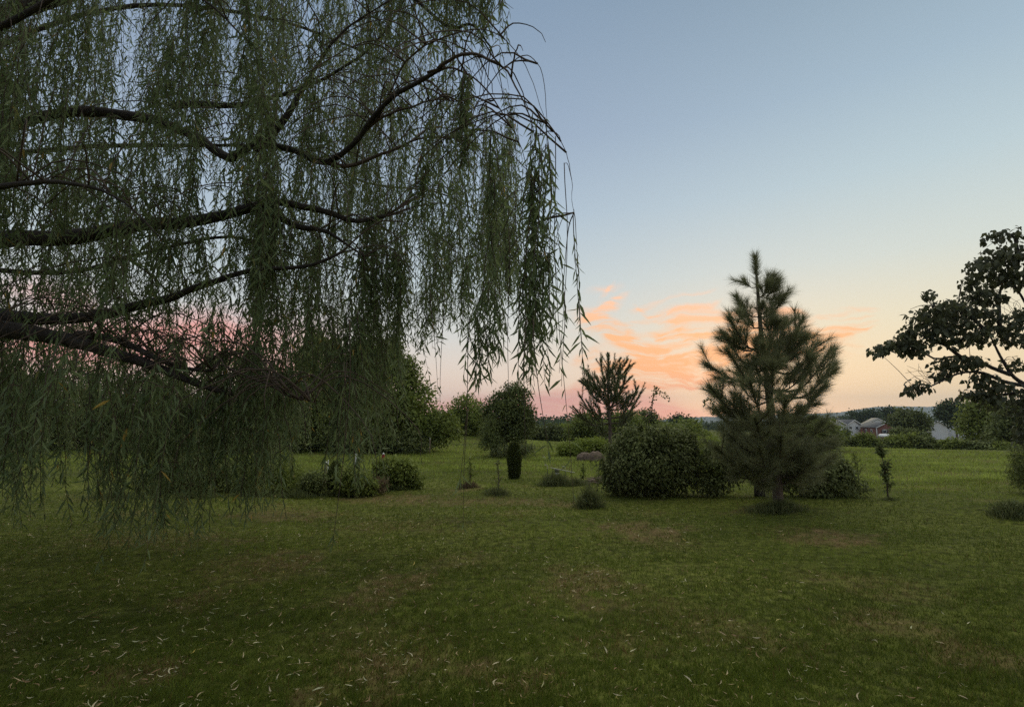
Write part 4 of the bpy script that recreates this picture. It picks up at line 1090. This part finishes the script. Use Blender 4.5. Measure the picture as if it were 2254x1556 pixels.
# ================================================================== BROAD LEAVED TREE AT THE RIGHT EDGE
def catalpa():
    D = 11.5
    bx = 2296
    u, _ = ray(bx, 1110); g = np.array([u * D, D, float(gz(u * D, D))])
    e = empty('broadleaf_tree', tuple(g), 'big leaved tree reaching in from the right edge against the yellow sky', 'tree')
    fork = Wp(2262, 860, D)
    m = MB(); tube(m, smoothpath([g - [0, 0, .1], g + [0, 0, .8], fork], 12), np.linspace(.11, .07, 12), 10, .5, .05); m.build('trunk', M['darkbark'], e, smooth=True)
    lim = [[(2262, 850), (2230, 828), (2205, 790), (2186, 752), (2170, 720)], [(2225, 825), (2180, 808), (2150, 792), (2100, 785), (2060, 790), (2030, 775), (1990, 760)],
           [(2262, 860), (2270, 760), (2262, 680), (2230, 620), (2215, 560)], [(2262, 850), (2210, 840), (2160, 820), (2110, 822), (2060, 845), (2020, 862)],
           [(2180, 740), (2140, 700), (2100, 680), (2050, 672)], [(2200, 720), (2200, 650), (2215, 600)], [(2262, 860), (2200, 870), (2150, 875), (2110, 860)],
           [(2120, 790), (2080, 760), (2040, 740)], [(2240, 560), (2235, 530), (2225, 515)], [(2262, 900), (2230, 885), (2190, 880)], [(2262, 700), (2290, 600), (2270, 530)]]
    segs = []
    for l in lim:
        dd = R.uniform(-.5, .5)
        P = smoothpath([Wp(a, b_, D + dd * k / len(l)) for k, (a, b_) in enumerate(l)], 14)
        mm = MB(); tube(mm, P, np.linspace(.045, .01, 14), 6); mm.build('branch', M['darkbark'], e)
        segs.append(P)
    allp = np.vstack(segs)
    cl = [(1932, 772, 26, 12), (1955, 762, 24, 15), (1985, 752, 24, 22), (2010, 765, 34, 24), (2000, 730, 22, 18), (2040, 700, 40, 34), (2080, 690, 44, 34), (2050, 735, 46, 26), (2100, 735, 50, 34), (2040, 650, 20, 12), (2125, 690, 30, 34), (2150, 650, 34, 30),
          (2135, 620, 22, 20), (2160, 590, 34, 28), (2195, 565, 34, 34), (2190, 520, 26, 18), (2230, 515, 26, 18), (2230, 560, 30, 30), (2235, 610, 30, 30), (2200, 610, 30, 26), (2175, 690, 34, 20), (2200, 720, 34, 24), (2245, 700, 26, 26), (2160, 740, 36, 24), (2230, 745, 30, 20), (2190, 655, 26, 18),
          (2020, 850, 30, 16), (2000, 862, 14, 9), (2090, 800, 42, 18), (2130, 800, 40, 18), (2070, 825, 26, 12), (2160, 835, 34, 16), (2190, 850, 34, 14), (2150, 868, 34, 12), (2175, 880, 34, 20), (2235, 800, 28, 16), (2246, 905, 14, 40), (2250, 960, 12, 30), (2130, 785, 30, 8), (2240, 860, 20, 20)]
    lob = px_lobes(D, cl)
    n = 4500
    w = np.array([q[3] * q[5] for q in lob]); w /= w.sum()
    idx = R.choice(len(lob), n, p=w)
    lb = np.array(lob)
    C = lb[idx, :3] + unit(R.standard_normal((n, 3))) * (R.random(n) ** .45)[:, None] * lb[idx, 3:6] * [1, 1.2, 1]
    nt_ = 260
    tw = MB(); cs = C[R.integers(0, n, nt_)]
    for c in cs:
        a = allp[np.argmin(np.linalg.norm(allp - c, axis=1))]
        tube(tw, smoothpath([a, (a + c) / 2 + [0, 0, .05], c + [0, 0, .02]], 5), np.linspace(.008, .004, 5), 4)
    # bare fine twigs below
    for (a, b_, c, d) in [(2050, 845, 2000, 820), (2060, 835, 2010, 808), (2110, 820, 2040, 830), (2262, 880, 2200, 905), (2240, 700, 2215, 665), (2245, 690, 2235, 660)]:
        p, q = Wp(a, b_, D), Wp(c, d, D)
        for k in range(4):
            tube(tw, smoothpath([p, (p + q) / 2 + R.normal(0, .05, 3), q + R.normal(0, .12, 3)], 6), np.linspace(.006, .003, 6), 3)
    tw.build('twigs', M['darkbark'], e)['kind'] = 'stuff'
    d = R.standard_normal((n, 3)) * .6 + [0, 0, -.9]
    fr = frames(d, R.standard_normal((n, 3)) * .5 + [0, -.6, .8])
    sl = .125 * R.uniform(.6, 1.25, n); sw = sl * .68; rn = R.random(n)
    mask = leaf_parts(e, 'catalpa', BROAD, 'catalpa', C, fr, sl, sw, rn, 300)
    m = MB(); scatter(m, *BROAD, C[mask], fr[mask], sl[mask], sw[mask], rn[mask]); m.build('foliage', M['catalpa'], e)['kind'] = 'stuff'
catalpa()
T('spruce_tree', 'dark feathery conifer just entering at the right edge of the lawn', 'tree', 12.2, (2262, 1085), [(2262, 1050, 24, 24), (2262, 1010, 20, 26)], .10, 4000, 'treedark', clump=.08, aspect=.15)

# ================================================================== WEEPING WILLOW
def willow():
    g = np.array([-7.4, 5.8, float(gz(-7.4, 5.8))])
    e = empty('weeping_willow', tuple(g), 'huge weeping willow whose hanging branches fill the left half of the view', 'tree')
    trunk = smoothpath([g - [0, 0, .2], g + [0, 0, 1.0], g + [.15, .1, 2.4], g + [-.2, .3, 4.5], g + [.2, .2, 7.0]], 16)
    m = MB(); tube(m, trunk, np.linspace(.5, .22, 16), 14, .5, .05); m.build('trunk', M['willowbark'], e, smooth=True)
    def pts(l): return [Wp(a, b_, d) for a, b_, d in l]
    tr0 = Wp(-240, 560, 5.8)
    L_ = [
        (.11, .016, [(-300, 420, 5.8), (0, 285, 5.6), (170, 245, 5.5), (330, 262, 5.4), (430, 300, 5.3), (505, 345, 5.2), (560, 315, 5.1), (640, 325, 5.0), (710, 352, 4.9), (780, 310, 4.7), (850, 220, 4.4), (930, 165, 4.1), (975, 142, 3.95)]),
        (.016, .002, [(965, 150, 3.95), (1020, 120, 3.8), (1070, 130, 3.7), (1110, 155, 3.65), (1150, 225, 3.6), (1175, 300, 3.6), (1188, 420, 3.6)]),
        (.011, .002, [(940, 160, 4.0), (1000, 155, 3.9), (1060, 185, 3.85), (1110, 250, 3.8), (1150, 320, 3.8), (1175, 420, 3.8)]),
        (.009, .002, [(855, 210, 4.4), (900, 130, 4.2), (980, 85, 4.0), (1060, 65, 3.9), (1110, 95, 3.8), (1160, 160, 3.7), (1200, 260, 3.7)]),
        (.0045, .0016, [(1105, 152, 3.65), (1160, 125, 3.6), (1195, 160, 3.6), (1208, 260, 3.6), (1208, 330, 3.6)]),
        (.0045, .0016, [(1185, 300, 3.6), (1220, 290, 3.6), (1250, 330, 3.6), (1263, 400, 3.6), (1266, 470, 3.6)]),
        (.018, .003, [(780, 310, 4.7), (840, 262, 4.5), (900, 240, 4.3), (960, 225, 4.2), (1010, 232, 4.1)]),
        (.16, .02, [(-300, 560, 5.8), (0, 525, 5.3), (150, 520, 5.2), (300, 487, 5.1), (400, 482, 5.0), (520, 462, 4.9), (600, 440, 4.8), (700, 455, 4.8), (780, 480, 4.9), (850, 470, 5.0)]),
        (.04, .008, [(600, 470, 4.9), (650, 497, 4.8), (705, 505, 4.8), (752, 530, 4.8), (800, 560, 4.8)]),
        (.12, .012, [(-250, 640, 5.6), (0, 690, 4.9), (100, 700, 4.8), (220, 690, 4.8), (300, 672, 4.7), (380, 652, 4.7), (450, 625, 4.6), (560, 592, 4.6), (680, 582, 4.5), (752, 552, 4.5)]),
        (.15, .02, [(-260, 700, 5.6), (0, 728, 4.6), (130, 745, 4.5), (230, 775, 4.4), (330, 803, 4.4), (430, 840, 4.4), (500, 860, 4.4)]),
        (.06, .012, [(170, 735, 4.5), (260, 748, 4.5), (350, 790, 4.4), (420, 812, 4.4), (480, 815, 4.3)]),
        (.012, .003, [(500, 810, 4.3), (590, 845, 4.2), (640, 868, 4.2), (682, 880, 4.1)]),
        (.05, .01, [(380, 235, 6.5), (440, 228, 6.4), (520, 230, 6.3), (600, 215, 6.2), (700, 180, 6.0), (800, 120, 6.0), (860, 60, 6.0)]),
        (.075, .010, [(-300, 100, 6.5), (0, 20, 6.5), (300, -60, 6.3), (600, -90, 6.0), (850, -40, 5.6), (985, 58, 5.2), (1040, 60, 5.0), (1080, 110, 5.0)]),
        (.07, .012, [(-300, 250, 7.5), (100, 60, 7.5), (350, 10, 7.6), (600, 40, 7.8), (750, 90, 8.0), (900, 160, 8.2), (1000, 260, 8.4)]),
        (.075, .012, [(-300, 400, 8.0), (100, 330, 8.4), (400, 320, 8.6), (650, 330, 9.0), (800, 400, 9.2), (950, 420, 9.5), (1060, 470, 9.5)]),
        (.07, .012, [(-300, 560, 7.0), (100, 600, 7.2), (300, 560, 7.4), (500, 520, 7.6), (650, 560, 7.8), (800, 600, 8.0)]),
        (.045, .006, [(560, 330, 5.1), (620, 270, 5.0), (660, 200, 5.0), (700, 130, 5.0), (760, 60, 5.0), (850, 0, 5.0)]),
        (.03, .004, [(700, 350, 4.9), (760, 360, 4.8), (850, 330, 4.8), (930, 300, 4.7), (1000, 300, 4.6)]),
        (.04, .006, [(-300, 200, 4.6), (0, 60, 4.3), (200, -40, 4.2), (420, -20, 4.1), (560, 100, 4.0)]),
        (.035, .005, [(-300, 500, 4.2), (-50, 420, 3.9), (120, 400, 3.8), (260, 430, 3.8), (360, 520, 3.8)]),
    ]
    limbs = []
    for r0, r1, l in L_:
        P = smoothpath(pts(l), max(14, len(l) * 4))
        P = P + np.cumsum(R.normal(0, .004, P.shape), axis=0)
        m = MB(); tube(m, P, r1 + (r0 * (.62 if r0 > .05 else 1) - r1) * np.linspace(1, 0, len(P)) ** 1.3, 9 if r0 > .03 else 5, .5, .06 if r0 > .05 else 0); m.build('branch', M['willowbark' if r0 > .03 else 'twig'], e, smooth=True)
        limbs.append(P)
    # unseen limbs above and behind the viewer's left, added to shade the lawn
    for l in [[(-6.9, 5.9, 4.2), (-5.5, 4.0, 5.0), (-3.5, 1.5, 5.4), (-2.0, -1.5, 5.0)], [(-7.0, 6, 5.5), (-4, 4.0, 6.6), (-1, 3.0, 7.0), (1.2, 3.2, 6.4)], [(-7.0, 5.5, 3.6), (-6.5, 2.0, 4.6), (-5.5, -2, 4.6)], [(-7, 6, 6.5), (-5, 6.5, 7.8), (-2, 6.5, 8.2), (1.0, 6.0, 7.4)]]:
        P = smoothpath(l, 18); m = MB(); tube(m, P, np.linspace(.11, .03, 18), 7, .5, .05); m.build('branch', M['willowbark'], e, smooth=True); limbs.append(P)
    LP = np.vstack(limbs)
    # fine arching twigs off the limbs
    fine = MB(); tw_ends = []
    for _ in range(400):
        l = limbs[R.integers(len(limbs))]; p = l[R.integers(3, len(l))]
        a = R.uniform(0, 6.28); d = R.uniform(.25, 1.1)
        q = p + [math.cos(a) * d, math.sin(a) * d, R.uniform(-.35, .35) * d]
        if q[1] < 3.2 and abs(q[0]) < q[1] * 1.1: continue
        if q[0] > -.06 * q[1] and d > .35: continue
        if q[0] > .06 * q[1]: continue
        S = smoothpath([p, p * .6 + q * .4 + [0, 0, .28 * d], q, q + [math.cos(a) * .08, math.sin(a) * .08, -.35 * d]], 11)
        S[1:] += R.normal(0, .004, (10, 3))
        tube(fine, S, np.linspace(.008, .0022, 11), 4); tw_ends.append(S)
    fine.build('fine_twigs', M['twig'], e)['kind'] = 'stuff'

    strands = []   # (path, leaf_from, leafscale, front)
    twp = MB()
    def clump(anchor, z_bot, n, rad, front=False, leaf_from=0.0, ls=1.0, connect=True, jit=.25, dens=1.0):
        anchor = np.asarray(anchor, float)
        if connect:
            d = np.linalg.norm(LP - anchor - [0, 0, -.15], axis=1)
            a = LP[int(np.argmin(d))]
            if d.min() < 2.6:
                dd_ = float(np.linalg.norm(a - anchor))
                mid = (a + anchor) / 2 + [0, 0, .02 + .22 * dd_]
                tube(twp, smoothpath([a, mid, anchor], 12), np.linspace(.002 + .005 * min(dd_, 1), .0018, 12), 4)
        for _ in range(n):
            L2 = (anchor[2] - z_bot)
            top = anchor + R.normal(0, rad * .4, 3) * [1, 1, .6]
            zb = z_bot + abs(R.normal(0, jit)) * min(1.0, L2) if n > 1 else z_bot
            zt = top[2]
            if n > 3 and R.random() < .35: zt = top[2] - R.random() * L2 * .4
            if zt - zb < .15: continue
            a = R.uniform(0, 6.28); rr = rad * math.sqrt(R.random())
            k = max(4, int((zt - zb) / (.12 if front else .24)))
            t = np.linspace(0, 1, k)
            bul = np.minimum(1, t * 4)
            x = top[0] + math.cos(a) * rr * bul + .03 * np.sin(t * R.uniform(2, 5) + R.uniform(0, 6)) * bul * L2 * .35 + R.normal(0, .02) * t * L2
            y = top[1] + math.sin(a) * rr * bul + .03 * np.sin(t * R.uniform(2, 5) + R.uniform(0, 6)) * bul * L2 * .35
            z = zt + (zb - zt) * t
            lean = R.normal(0, .045 if front else .09, 2) * L2
            x = x + lean[0] * t ** 1.5; y = y + lean[1] * t ** 1.5
            Pm = np.stack([x, y, z], -1)
            strands.append((Pm, leaf_from, ls * R.uniform(.85, 1.1), front, dens))
            if n > 1:
                for _k in range(R.integers(0, 3 if front else 4)):
                    i0 = R.integers(0, max(1, k - 2)); p0 = Pm[i0]
                    a2 = R.uniform(0, 6.28); o2 = R.uniform(.04, .11 if front else .20); ln2 = R.uniform(.12, .5)
                    if p0[2] - ln2 < z_bot: continue
                    kk = 5; t2 = np.linspace(0, 1, kk)
                    S2 = np.stack([p0[0] + math.cos(a2) * o2 * np.sqrt(t2), p0[1] + math.sin(a2) * o2 * np.sqrt(t2), p0[2] + .05 * np.sin(t2 * 3.1) * o2 / .1 - ln2 * t2 ** 1.4], -1)
                    strands.append((S2, 0.0, ls * R.uniform(.8, 1.0), front, dens))
    def C(px, pyt, pyb, D, n, rad, **k):
        if 220 < px < 650 and pyt < 690 and pyb > 770 and not k.get('front') and R.random() < .62: pyb = 680 + 50 * R.random()
        if pyb - pyt < 60: return
        pm = max(pyt, -40)
        a = Wp(px, (pm + pyb) / 2, D); z1 = Wp(px, pyt, D)[2]; z0 = Wp(px, pyb, D)[2]
        clump((a[0], a[1], z1), z0, n, rad, **k)
    fk = dict(front=True)
    # front ropes at the right edge of the tree
    C(1190, 245, 880, 3.6, 6, .055, **fk); C(1180, 380, 905, 3.6, 5, .06, **fk); C(1208, 320, 800, 3.5, 4, .05, **fk); C(1160, 560, 900, 3.7, 3, .06, **fk); C(1215, 560, 760, 3.5, 3, .04, **fk)
    C(1266, 470, 815, 3.6, 1, .01, leaf_from=.12, dens=.8, **fk); C(1272, 560, 780, 3.6, 1, .01, dens=.5, **fk); C(1240, 640, 850, 3.6, 1, .02, dens=.5, **fk)
    C(1228, 300, 1115, 3.6, 1, .01, leaf_from=.6, dens=.15, connect=False, **fk); C(1216, 330, 870, 3.6, 1, .01, leaf_from=.8, dens=.4, **fk)
    C(1245, 360, 820, 3.65, 1, .01, leaf_from=.85, dens=.5, **fk)
    C(1024, 160, 370, 3.8, 8, .035, **fk); C(1030, 300, 420, 3.8, 2, .03, **fk); C(1083, 260, 560, 3.8, 4, .05, **fk); C(1085, 350, 600, 3.8, 5, .04, **fk); C(1075, 500, 820, 3.8, 4, .06, **fk); C(1060, 640, 880, 3.9, 6, .07, **fk); C(1040, 700, 860, 3.9, 3, .05, **fk)
    C(1090, 640, 800, 3.9, 2, .05, **fk); C(1000, 380, 720, 4.3, 2, .09, **fk); C(940, 360, 620, 4.4, 5, .06, **fk); C(885, 220, 430, 4.4, 3, .06, **fk); C(960, 260, 500, 4.4, 3, .10, **fk)
    C(1172, 700, 1010, 3.3, 1, .01, leaf_from=.86, connect=False, **fk); C(1160, 700, 1005, 3.3, 1, .01, leaf_from=.88, connect=False, **fk); C(1120, 500, 880, 3.7, 1, .01, leaf_from=.9, dens=.3, **fk); C(1135, 420, 850, 3.7, 1, .01, leaf_from=.9, dens=.3, **fk)
    C(977, 640, 905, 4.2, 1, .01, leaf_from=.99, connect=False, **fk); C(945, 640, 860, 4.4, 1, .01, leaf_from=.9, dens=.4, **fk)
    C(1033, 700, 1075, 3.9, 1, .01, leaf_from=.9, connect=False, **fk); C(755, 700, 1200, 3.3, 1, .02, leaf_from=.92, connect=False, **fk); C(750, 800, 1150, 3.8, 2, .04, leaf_from=.7, **fk); C(1028, 900, 1165, 4.2, 1, .01, leaf_from=.93, connect=False, **fk)
    # top right outline, seen a little farther
    for px, t, b_, D, n in [(1060, -60, 90, 4.6, 8), (1030, -80, 130, 4.8, 8), (1090, -60, 70, 4.5, 5), (1000, -60, 100, 5, 8), (960, -60, 150, 5, 8), (1130, 20, 110, 4.2, 1), (1155, 60, 105, 4.2, 1), (1110, -80, 180, 4.3, 1), (920, -60, 110, 5.5, 8), (880, -80, 180, 5.5, 8), (850, -80, 140, 5.2, 8)]:
        C(px, t, b_, D, n, .10)
    # middle curtain
    bx_ = [480, 560, 640, 700, 740, 790, 830, 870, 900, 950, 1000, 1050, 1110, 1135]
    by_ = [1130, 1090, 1030, 920, 960, 1010, 960, 850, 780, 740, 730, 730, 700, 640]
    for _ in range(420):
        px = 540 + 590 * R.random() ** 1.05
        D = R.uniform(4.6, 9.5)
        if noise2(np.array(px + 400 * int(D)), np.array(D * 200), 150, 71) < -.25: continue
        if px > 880 and R.random() < .45: continue
        env = np.interp(px, bx_, by_)
        t = R.uniform(-150, env - 120) if R.random() < .8 else R.uniform(-200, 60)
        if px > 1000: t = R.uniform(150, env - 150)
        b_ = min(env + R.normal(0, 25), t + R.uniform(150, 620))
        C(px, t, b_, D, R.integers(2, 6), R.uniform(.06, .16))
    for px, t, b_, D, n in [(800, 480, 1010, 5.0, 8), (788, 560, 1085, 4.8, 7), (835, 500, 960, 5.2, 8), (770, 640, 1110, 4.6, 6), (880, 560, 840, 5.0, 8), (755, 700, 1060, 4.8, 5), (970, 520, 760, 5.5, 6), (700, 560, 900, 5.2, 6), (690, 120, 480, 4.6, 8), (590, 380, 720, 4.6, 8), (575, 560, 1000, 4.6, 7), (560, 760, 1100, 4.4, 8), (1110, 430, 690, 5.0, 5), (1120, 500, 680, 5.0, 4), (820, 620, 1080, 5.4, 6), (940, 650, 800, 5.0, 4)]:
        C(px, t, b_, D, n, .09)
    # left curtain, dense
    for _ in range(860):
        px = -220 + 830 * R.random()
        D = R.uniform(3.9, 9.5)
        env = np.interp(px, [-250, 0, 120, 300, 330, 420, 560, 620], [1140, 1160, 1150, 1210, 1230, 1180, 1150, 1100]) + R.normal(0, 35)
        u_ = R.random()
        t = R.uniform(-250, 150) if u_ < .30 else (R.uniform(150, 600) if u_ < .60 else R.uniform(600, 880))
        b_ = min(env if D < 6.5 else min(env, 1110), t + R.uniform(200, 640) + (120 if u_ > .6 else 0))
        if D > 6.5: b_ = min(b_, 1085)
        if noise2(np.array(px + 300. * int(D / 2)), np.array(t * 1.0), 210, 72) < (-.08 if t < 600 else .10): continue
        if t > 600 and R.random() < .15: continue
        C(px, t, b_, D, R.integers(2, 6), R.uniform(.07, .2))
    for px, t, b_, D, n in [(305, 800, 1250, 4.2, 5), (350, 850, 1215, 4.2, 3), (265, 860, 1190, 4.3, 4), (470, 850, 1190, 4.4, 5), (85, 800, 1190, 4.0, 4), (180, 820, 1180, 4.1, 5), (405, 900, 1170, 4.4, 5), (20, 850, 1210, 3.8, 4), (530, 900, 1180, 4.5, 4), (240, 760, 1000, 3.4, 3), (320, 800, 1010, 3.5, 3), (100, 820, 1060, 3.4, 3), (150, 780, 960, 3.3, 3), (600, 840, 1150, 4.4, 4)]:
        C(px, t, b_, D, n, .09)
    # unseen crown added over and behind the viewer to shade the near lawn
    for _ in range(190):
        x = R.uniform(-7.5, 4.2); y = R.uniform(-5, 2.6)
        z = R.uniform(3.4, 5.5)
        if y > -1:  z = max(z, EYE + max(y, 0) * .95 + 2.3)
        clump((x, y, z), z - R.uniform(.8, 1.8) if y > .4 else z - R.uniform(1.0, 3.0), 5, .25, connect=False)
    for _ in range(150):
        x = R.uniform(-7.5, 2.0); y = R.uniform(2.5, 7.0)
        zc_ = EYE + y * .95
        clump((x, y, zc_ + R.uniform(.8, 2.6)), zc_ + R.uniform(.1, .5), 5, .25, connect=False)
    twp.build('twigs', M['twig'], e)['kind'] = 'stuff'

    rest = MB(); nfront = 0
    PP, DD, SS, RN, FRT = [], [], [], [], []
    def ok(s_):
        x_, y_, z_ = s_[0].T; yp = np.maximum(y_, 0)
        return s_[3] or not ((y_ > -.4) & (y_ < 3.3) & (abs(x_) < 1.35 * yp + .7) & (z_ < EYE + 1.2 * yp + .6)).any()
    strands[:] = [s_ for s_ in strands if ok(s_)]
    strands.sort(key=lambda s: s[0][:, 1].mean() if s[3] else 50 + s[0][:, 1].mean())
    for P, lf, ls, front, dens in strands:
        vis = front and nfront < 110
        if vis:
            m = MB(); tube(m, P, np.linspace(.0035, .0014, len(P)), 4); m.build('hanging_branch', M['twig'], e); nfront += 1
        else:
            tube(rest, P, np.linspace(.0032, .0016, len(P)), 3)
        Ln = P[0, 2] - P[-1, 2]
        sp = .030 if front else .036
        k = int(Ln * (1 - lf) / sp * dens) + 1
        t = lf + (1 - lf) * (np.arange(k) + R.random(k) * .6) / k
        t = np.clip(t, 0, .999)
        q = t * (len(P) - 1); i = q.astype(int); f = (q - i)[:, None]
        pos = P[i] * (1 - f) + P[i + 1] * f
        ang = R.uniform(0, 6.28) + np.arange(k) * 2.4 + R.normal(0, .3, k)
        op = np.radians(np.abs(R.normal(30, 17, k)) + 4)
        d = np.stack([np.cos(ang) * np.sin(op), np.sin(ang) * np.sin(op), -np.cos(op)], -1)
        PP.append(pos); DD.append(d)
        SS.append(ls * .108 * (1.2 if P[0, 1] < 5 else 1.0) * R.uniform(.55, 1.2, k) * np.where(t > .93, .75, 1))
        tone = np.clip(R.normal(.42, .10) + R.normal(0, .16, k), 0, .96)
        tone = np.where(R.random(k) < .006, 1.0, tone)
        RN.append(tone); FRT.append(np.full(k, front))
    rest.build('hanging_branches', M['twig'], e)['kind'] = 'stuff'
    P = np.vstack(PP); D_ = np.vstack(DD); S = np.concatenate(SS); rn = np.concatenate(RN); ft = np.concatenate(FRT)
    fr = frames(D_)
    sw = S * R.uniform(.11, .16, len(S))
    near = P[:, 1] < 5.0
    mask = leaf_parts(e, 'willow', LANCE, 'willow', P, fr, np.where(ft, S, S * .6), sw, rn, 300)
    m = MB()
    a = mask & (ft | (near & (P[:, 1] > 2)))
    scatter(m, *LANCE, P[a], fr[a], S[a], sw[a], rn[a])
    b_ = mask & ~a
    scatter(m, *DIAM, P[b_], fr[b_], S[b_], sw[b_] * 1.25, rn[b_])
    m.build('foliage', M['willow'], e)['kind'] = 'stuff'
    print('willow leaves', len(P), 'strands', len(strands), 'full', a.sum())
willow()

# ================================================================== LAWN: grass blades and fallen leaves
def lawn():
    n = 460000
    t = R.random(n)
    D = 2.35 * (60 / 2.35) ** (t ** 1.25)
    x = R.uniform(-1.06, 1.06, n) * D
    b_ = bare(x, D)
    keep = (R.random(n) > b_ * .72) & (D < np.interp(x, [-60, -10, 2, 12, 21, 27, 40, 80], [47, 47, 43, 39, 36, 29.5, 25, 21]))
    x, D, b_ = x[keep], D[keep], b_[keep]; n = len(x)
    z = gz(x, D) - .004
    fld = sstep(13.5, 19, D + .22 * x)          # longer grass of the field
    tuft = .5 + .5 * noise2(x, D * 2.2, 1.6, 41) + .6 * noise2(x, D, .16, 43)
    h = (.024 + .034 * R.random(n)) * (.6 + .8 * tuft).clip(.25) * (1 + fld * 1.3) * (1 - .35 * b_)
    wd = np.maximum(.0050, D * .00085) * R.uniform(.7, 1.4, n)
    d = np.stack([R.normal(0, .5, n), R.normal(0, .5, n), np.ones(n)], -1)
    tone = np.clip(.42 + .16 * noise2(x, D * 1.8, 5.0, 51) + .10 * noise2(x, D * 3, 1.2, 52) + .15 * R.standard_normal(n) + .17 * noise2(x, D, .2, 53) + .16 * noise2(x * .22, D * 1.6, 2.2, 54) * (.3 + fld) + .30 * fld - .20 * (1 - sstep(4.5, 12, D)), .30, 1)  # nearer blades darkened in colour to stand in for shade under the willow
    tone = np.where(R.random(n) < b_ * .8 + .03, R.uniform(0, .2, n), tone)
    up = np.stack([R.normal(0, .5, n), -np.ones(n), np.zeros(n)], -1)
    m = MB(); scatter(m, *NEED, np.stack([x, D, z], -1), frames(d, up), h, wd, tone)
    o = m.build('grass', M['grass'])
    tag(o, 'short mown lawn grass with longer grass in the field beyond', kind='stuff')
lawn()

def fallen():
    metas = []
    for k in range(7):
        m = MB(); c = R.uniform(.05, .35); s = R.uniform(-.25, .25)
        V = []
        for i, (yy, w) in enumerate([(0, .03), (.2, .34), (.45, .5), (.7, .38), (1, .02)]):
            zz = c * (yy - .5) ** 2 * 4 * .5; xx = 2 * s * math.sin(yy * 3.1)
            tw = R.uniform(-.5, .5) * (yy - .5)
            V += [(xx * .5 - w * .135, yy, zz + tw * w * .3 + w * .06), (xx * .5, yy, zz - .012), (xx * .5 + w * .135, yy, zz - tw * w * .3 + w * .06)]
        Q = []
        for i in range(4):
            a = i * 3; Q += [(a, a + 1, a + 4, a + 3), (a + 1, a + 2, a + 5, a + 4)]
        m.add(V, None, Q, [.05, .25, .4, .6, .75, .85, .98][k])
        metas.append((m.mesh('fallen_leaf', M['litter']), np.array(V), Q))
    tones = ['dull brown fallen', 'light brown fallen', 'tan fallen', 'pale tan fallen', 'cream coloured fallen', 'greenish cream fallen', 'yellow fallen']
    N = 15000
    Y = 2.45 + 9.5 * R.random(N) ** 1.5
    X = R.uniform(-1.05, 1.05, N) * Y
    p = .25 + .75 * bare(X, Y) + .25 * sstep(1.0, -3, X)
    p *= 1 - .92 * sstep(.6, 2.6, X - .25 * Y)
    k = R.random(N) < p * 1.15
    X, Y = X[k], Y[k]
    o_ = np.argsort(Y); X, Y = X[o_], Y[o_]
    Z = gz(X, Y)
    rest = MB()
    for i in range(len(X)):
        L2 = .024 + .050 * R.random() ** 2; metas_i = int(R.integers(7)); me, V, Q = metas[metas_i]
        a = R.uniform(0, 6.28)
        mt = Matrix.Translation((X[i], Y[i], Z[i] + R.uniform(.018, .034))) @ Matrix.Rotation(a, 4, 'Z') @ Matrix.Rotation(R.normal(0, .28), 4, 'X') @ Matrix.Rotation(R.normal(0, .5), 4, 'Y') @ Matrix.Scale(L2, 4)
        if i < 300:
            o = bpy.data.objects.new('fallen_leaf', me); col.objects.link(o); o.matrix_world = mt
            tag(o, tones[metas_i] + ' narrow willow leaf lying loose on the near lawn', 'leaf', 'fallen willow leaves on the near lawn')
        else:
            A = np.array(mt); rest.add(V @ A[:3, :3].T + A[:3, 3], None, Q, R.random() ** 1.3)
    tag(rest.build('leaf_litter', M['litter']), 'small pale willow leaves scattered over the lawn farther off', kind='stuff')
fallen()

# ================================================================== HAZE
def haze():
    m = bpy.data.materials.new('haze'); m.use_nodes = True
    t = m.node_tree; t.nodes.clear()
    out = t.nodes.new('ShaderNodeOutputMaterial'); v_ = t.nodes.new('ShaderNodeVolumePrincipled')
    v_.inputs['Color'].default_value = (.74, .87, 1.0, 1); v_.inputs['Density'].default_value = HAZE
    t.links.new(v_.outputs[0], out.inputs['Volume'])
    mb = MB(); box(mb, -6500, 6500, -6500, 6500, -16, 320)
    o = mb.build('haze', m)
    tag(o, 'thin blue evening haze over the whole valley', kind='stuff')
HAZE = 0.00013
haze()

for o in scene.objects:
    if o.parent and o.name.split('.')[0] in ('blades', 'needles', 'foliage', 'crown'):
        o['kind'] = 'stuff'
